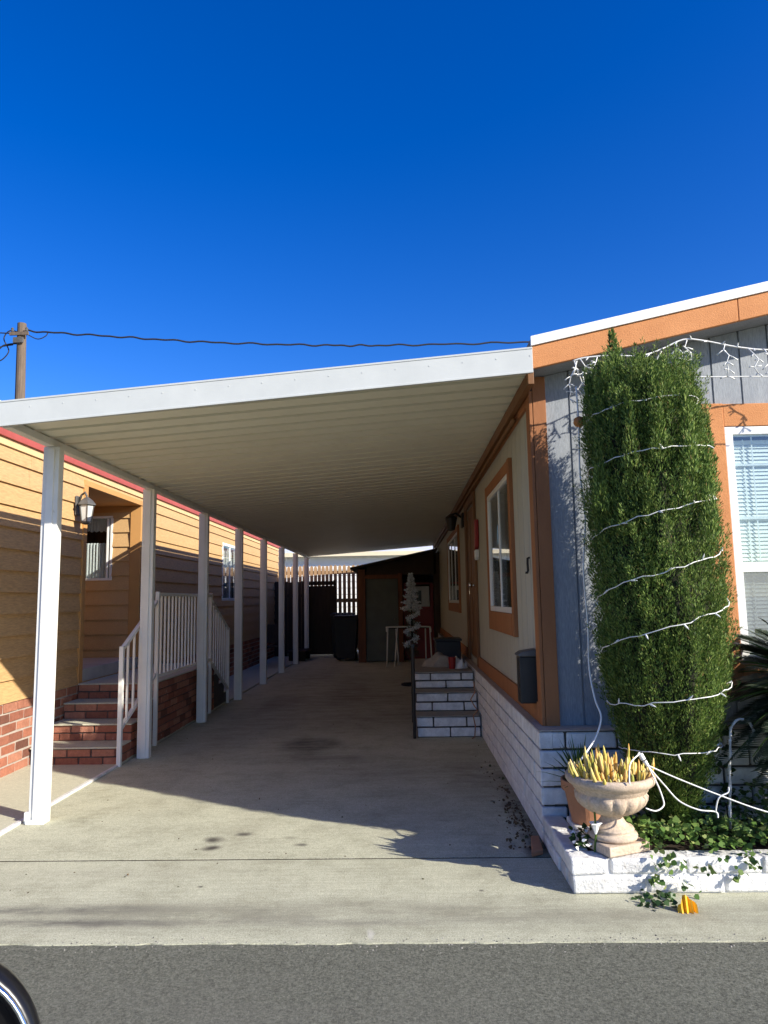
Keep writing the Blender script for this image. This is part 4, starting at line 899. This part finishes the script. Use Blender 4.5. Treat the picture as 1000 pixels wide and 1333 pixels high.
for z in (.15,.50,.85): MB().box(.03,.67,16.985,16.998,z,z+.3).build('drawer', M['red_metal'], cab, bevel=.005)
mw = thing('microwave', 'white microwave with dark window standing in the red cabinet', 'microwave', (.35,17.05,1.225))
MB().box(.10,.61,16.95,17.28,1.225,1.70).build('body', M['white_paint'], mw, bevel=.008); MB().box(.17,.42,16.94,16.949,1.28,1.60).build('window', M['gloss_black'], mw, bevel=.003); MB().box(.22,.37,16.934,16.939,1.34,1.52).build('screen', M['shed_door'], mw)
tb = thing('folding_table', 'small table with white tubular legs in front of the shed', 'table', (.1,15.2,0))
mb = MB(); mb.box(-.34,.52,14.98,15.42,.80,.825); mb.build('table_top', M['dark_wood'], tb, bevel=.004)
MB().tube(smooth_path([(-.36,14.97,.74),(-.36,14.97,.81),(-.30,14.97,.835),(.45,14.97,.835),(.54,14.97,.80),(.545,14.97,.72)],5), .016, 8).build('rim', M['white_metal'], tb, smooth=True)
for (x, y_, dx) in ((-.34,14.98,-.03),(.53,14.98,.03),(-.18,15.4,.05),(.45,15.4,0),(-.14,14.98,-.07)): MB().tube([(x,y_,.82),(x+dx,y_,.02)], .014, 8).build('leg', M['white_metal'], tb, smooth=True)
# tinsel tree
tt = thing('tinsel_tree', 'slim artificial Christmas tree with silver top and white spiral garland', 'Christmas tree', (.12, 12, 0))
MB().tube([(.13,12,.02),(.13,12,.9),(.125,12,1.78)], [.02,.018,.008], 8).build('trunk', M['black'], tt)
MB().lathe([(.20,0),(.20,.03),(.03,.05)], (.13,12,0), 16).build('stand', M['black'], tt)
n = 4200; t = rng.uniform(0,1,n)**1.25; a = rng.uniform(0,6.28,n); r_ = (.17*(1-t)**.8*(.30+.75*np.sin(t*19+.6)**2)+.008)*rng.uniform(.3,1,n)
Pt = np.stack([.125+r_*np.cos(a), 12+r_*np.sin(a), 1.22+.60*t],1); Dt = unit(np.stack([np.cos(a),np.sin(a),.3*np.ones(n)],1)+rng.normal(0,.5,(n,3))); St = unit(np.cross(Dt, unit(rng.normal(0,1,(n,3)))))
v_, f_ = leaf_quads(Pt, Dt, St, rng.uniform(.02,.045,n), rng.uniform(.005,.009,n)); npmesh('crown', v_, f_, M['tinsel'], tt)
n = 1500; t = rng.uniform(0,1,n); a0 = t*3.0*2*np.pi + 2; r0 = .09+.03*np.sin(a0*.7); 
Pt = np.stack([.13+r0*np.cos(a0)+rng.normal(0,.014,n), 12+r0*np.sin(a0)+rng.normal(0,.014,n), .62+.62*t+rng.normal(0,.012,n)],1); Dt = unit(rng.normal(0,1,(n,3))); St = unit(np.cross(Dt, unit(rng.normal(0,1,(n,3)))))
v_, f_ = leaf_quads(Pt, Dt, St, rng.uniform(.03,.05,n), rng.uniform(.007,.012,n)); npmesh('garland', v_, f_, M['tinsel'], tt)
n = 1800; t = rng.uniform(0,1,n); a = rng.uniform(0,6.28,n); r_ = .10*rng.uniform(.2,1,n)
Pt = np.stack([.13+r_*np.cos(a), 12+r_*np.sin(a), .45+.8*t],1); Dt = unit(np.stack([np.cos(a),np.sin(a),.2*np.ones(n)],1)+rng.normal(0,.4,(n,3))); St = unit(np.cross(Dt, unit(rng.normal(0,1,(n,3)))))
v_, f_ = leaf_quads(Pt, Dt, St, rng.uniform(.03,.05,n), rng.uniform(.002,.004,n)); npmesh('branches', v_, f_, M['dark_ivy'], tt)
# fences and gate
fc = thing('picket_fence', 'wooden picket fence with rounded tops across the end of the driveway', 'fence', (-2.1, 19.15, 0))
def picket(x, z0, z1, y=19.15, w_=.085):
    mb = MB(); poly = [(x,z0),(x+w_,z0),(x+w_,z1-.05),(x+w_*.75,z1-.01),(x+w_*.5,z1),(x+w_*.25,z1-.01),(x,z1-.05)]
    return mb.prism(poly, lambda p, a: (p[0], a, p[1]), y, y+.02)
pk = picket(-3.42, .1, 2.34).build('picket', M['picket'], fc)
for k in range(1, 23):
    if k < 15 or True: dup(pk, fc, (.103*k + (.018*(k-14) if k > 14 else 0), 0, random.uniform(-.015,.015)))
for z in (.5, 1.35, 2.1): MB().box(-3.45, -.95, 19.171, 19.21, z, z+.10).build('rail', M['picket'], fc)
gt = thing('wooden_gate', 'dark wooden gate below the picket fence tops', 'gate', (-2.1, 18.4, 0))
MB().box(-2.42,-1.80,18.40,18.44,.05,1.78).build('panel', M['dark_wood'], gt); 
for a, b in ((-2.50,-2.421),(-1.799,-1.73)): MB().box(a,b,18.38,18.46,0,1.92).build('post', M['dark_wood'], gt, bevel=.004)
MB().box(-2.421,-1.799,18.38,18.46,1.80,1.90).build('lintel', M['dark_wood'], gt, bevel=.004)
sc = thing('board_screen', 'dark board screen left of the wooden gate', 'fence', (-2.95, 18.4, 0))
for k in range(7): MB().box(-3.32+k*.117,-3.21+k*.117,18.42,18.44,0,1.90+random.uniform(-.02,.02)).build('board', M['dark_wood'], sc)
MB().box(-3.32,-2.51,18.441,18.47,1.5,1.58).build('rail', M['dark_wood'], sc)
def bin_(c, h, label):
    t = thing('wheeled_bin', label, 'bin', c, 'black bins by the shed'); x, y_, z = c
    MB().hexa([(x-.22,y_-.24,.06),(x+.22,y_-.24,.06),(x+.22,y_+.2,.06),(x-.22,y_+.2,.06),(x-.28,y_-.32,h),(x+.28,y_-.32,h),(x+.28,y_+.26,h),(x-.28,y_+.26,h)]).build('body', M['black_plastic'], t, bevel=.015)
    MB().hexa([(x-.30,y_-.35,h+.002),(x+.30,y_-.35,h+.002),(x+.30,y_+.28,h+.002),(x-.30,y_+.28,h+.002),(x-.27,y_-.30,h+.07),(x+.27,y_-.30,h+.07),(x+.27,y_+.26,h+.08),(x-.27,y_+.26,h+.08)]).build('lid', M['black_plastic'], t, bevel=.015)
    for s in (-1,1): MB().tube([(x+s*.16,y_+.20,.1),(x+s*.24,y_+.20,.1)], .1, 14).build('wheel', M['black'], t)
bin_((-1.36,17.0,0), .98, 'black wheeled bin beside the shed post')
bin_((-1.50,17.75,0), 1.02, 'black wheeled bin behind, next to the wooden gate')
ch = thing('garden_chair', 'dark garden chair beyond the posts beside the ochre home', 'chair', (-2.85,15.6,0))
MB().box(-3.08,-2.62,15.4,15.85,.42,.45).build('seat', M['dark_wood'], ch, bevel=.006); MB().hexa([(-3.08,15.85,.5),(-2.62,15.85,.5),(-2.62,15.88,.5),(-3.08,15.88,.5),(-3.08,15.95,.9),(-2.62,15.95,.9),(-2.62,15.98,.9),(-3.08,15.98,.9)]).build('backrest', M['dark_wood'], ch, bevel=.006)
for x in (-3.05,-2.65):
    for y_ in (15.43,15.82): MB().tube([(x,y_,0.01),(x,y_,.42)], .018, 8).build('leg', M['lamp_metal'], ch)
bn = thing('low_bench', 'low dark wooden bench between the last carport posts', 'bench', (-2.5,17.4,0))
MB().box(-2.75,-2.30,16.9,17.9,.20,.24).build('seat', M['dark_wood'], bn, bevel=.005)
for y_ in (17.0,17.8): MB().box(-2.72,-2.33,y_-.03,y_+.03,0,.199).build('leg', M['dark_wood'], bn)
nb = thing('white_building', 'pale neighbouring mobile home beyond the back fence', 'house', (-2, 23, 0))
lap(lambda u, w_, d: (u, 23-d, w_), -14, 9, .0, 2.85, .2, []).build('wall', M['white_paint'], nb)
nr = MB().hexa([(-14.3,22.7,2.86),(9.3,22.7,2.86),(9.3,29,3.5),(-14.3,29,3.5),(-14.3,22.7,2.92),(9.3,22.7,2.92),(9.3,29,3.56),(-14.3,29,3.56)]).build('roof', M['white_paint'], nb)
MB().box(-14.3,9.3,22.67,22.699,2.80,2.93).build('fascia', M['cream'], nr)
MB().boxm(lambda u, w_, d: (u, 23-d, w_), -14, 9, 0, 2.8, -6, -5.9).build('rear_wall', M['white_paint'], nb)

# ------------------------------------------------------------------ utility pole and cable
PY = 25.0
up_ = thing('utility_pole', 'weathered wooden utility pole rising beyond the carport roof', 'pole', (-13.85, PY, 0))
MB().tube([(-13.70,PY,-.05),(-13.83,PY,8),(-13.90,PY,11.75)], [.21,.18,.155], 14).build('shaft', M['wood_pole'], up_, smooth=False)
MB().box(-14.25,-13.55,PY-.20,PY-.14,11.25,11.37).build('crossarm', M['wood_pole'], up_)
for x in (-14.15,-13.62): MB().lathe([(.03,0),(.06,.04),(.04,.09),(.055,.13),(.01,.18)], (x,PY-.17,11.371), 8).build('insulator', M['lamp_metal'], up_)
MB().box(-14.08,-13.72,PY-.24,PY-.16,10.95,11.15).build('bracket', M['lamp_metal'], up_)
def cable(name, pts, r, label, wob=0):
    p = smooth_path(pts, 24)
    if wob: p = [q + Vector((0, 0, wob*math.sin(i*.9)*math.sin(i*.23+1))) for i, q in enumerate(p)]
    tag(MB().tube(p, r, 6).build(name, M['cable'], smooth=True), label, 'cable')
cable('power_cable', [(-13.8,PY,11.48),(-10.6,PY,11.18),(-7,PY,10.86),(-3,PY,10.64),(0,PY,10.56),(4.75,PY,10.56),(9,PY,10.7),(14,PY,11.1)], .032, 'thick twisted black cable sagging from the utility pole to the right', .035)
cable('service_wire', [(-13.95,PY,11.35),(-14.7,PY,11.42),(-16.5,PY,11.5),(-22,PY,11.9)], .022, 'thin dark wire leaving the utility pole to the left, uppermost')
cable('service_wire', [(-13.95,PY,11.0),(-14.5,PY,10.95),(-15.2,PY,10.7),(-18,PY,10.9),(-22,PY,11.2)], .028, 'dark wire leaving the utility pole to the left, lowest')
cable('wire_loop', [(-13.75,PY,11.3),(-14.3,PY,11.5),(-14.55,PY,11.2),(-14.35,PY,10.7),(-14.7,PY,10.35),(-14.9,PY,10.8),(-14.2,PY,10.95)], .022, 'tangled wire loop hanging left of the utility pole top')
cable('jumper_wire', [(-13.7,PY,11.35),(-13.3,PY,11.15),(-13.0,PY,11.25),(-12.9,PY,11.42)], .018, 'short drooping wire right of the utility pole top')

# ------------------------------------------------------------------ side mirror of the car
mc = (-.502, .75, .890)
mr = thing('car_mirror', 'black car side mirror with chrome line at the lower left edge', 'car mirror', mc)
MROT = Matrix.Rotation(R(27), 3, 'Z') @ Matrix.Rotation(R(-14), 3, 'X')      # glass turned up towards the driver
def ell(a, b, d, n=64, e=2.25):
    return [tuple(Vector(mc) + MROT @ Vector((a*math.copysign(abs(math.cos(t))**(2/e), math.cos(t)), d, b*math.copysign(abs(math.sin(t))**(2/e), math.sin(t))))) for t in [2*math.pi*k/n for k in range(n)]]
def rings(rs, cap0=True, cap1=True):
    mb = MB(); n = 64; vs = [p for r_ in rs for p in r_]
    fs = [(j*n+k, j*n+(k+1)%n, (j+1)*n+(k+1)%n, (j+1)*n+k) for j in range(len(rs)-1) for k in range(n)]
    if cap0: fs.append(tuple(range(n))[::-1])
    if cap1: fs.append(tuple((len(rs)-1)*n+k for k in range(n)))
    return mb.add(vs, fs)
rings([ell(.110,.128,.012),(ell(.113,.131,.0)),ell(.120,.138,-.006),ell(.128,.146,0),ell(.132,.151,.015),ell(.130,.149,.05),ell(.110,.125,.10),ell(.06,.07,.13)]).build('housing', M['gloss_black'], mr, smooth=True)
rings([ell(.1165,.1345,-.0055),ell(.1175,.1355,-.0090),ell(.1205,.1385,-.0088),ell(.1218,.140,-.0050)], False, False).build('chrome_line', M['chrome'], mr, smooth=True)
rings([ell(.098,.114,.0115),ell(.100,.116,.0)], True, True).build('glass', M['mirror'], mr)
MB().tube([(mc[0]-.10,.80,.80),(-.68,.82,.76),(-.85,.85,.74)], [.035,.03,.035], 12).build('arm', M['gloss_black'], mr, smooth=True)
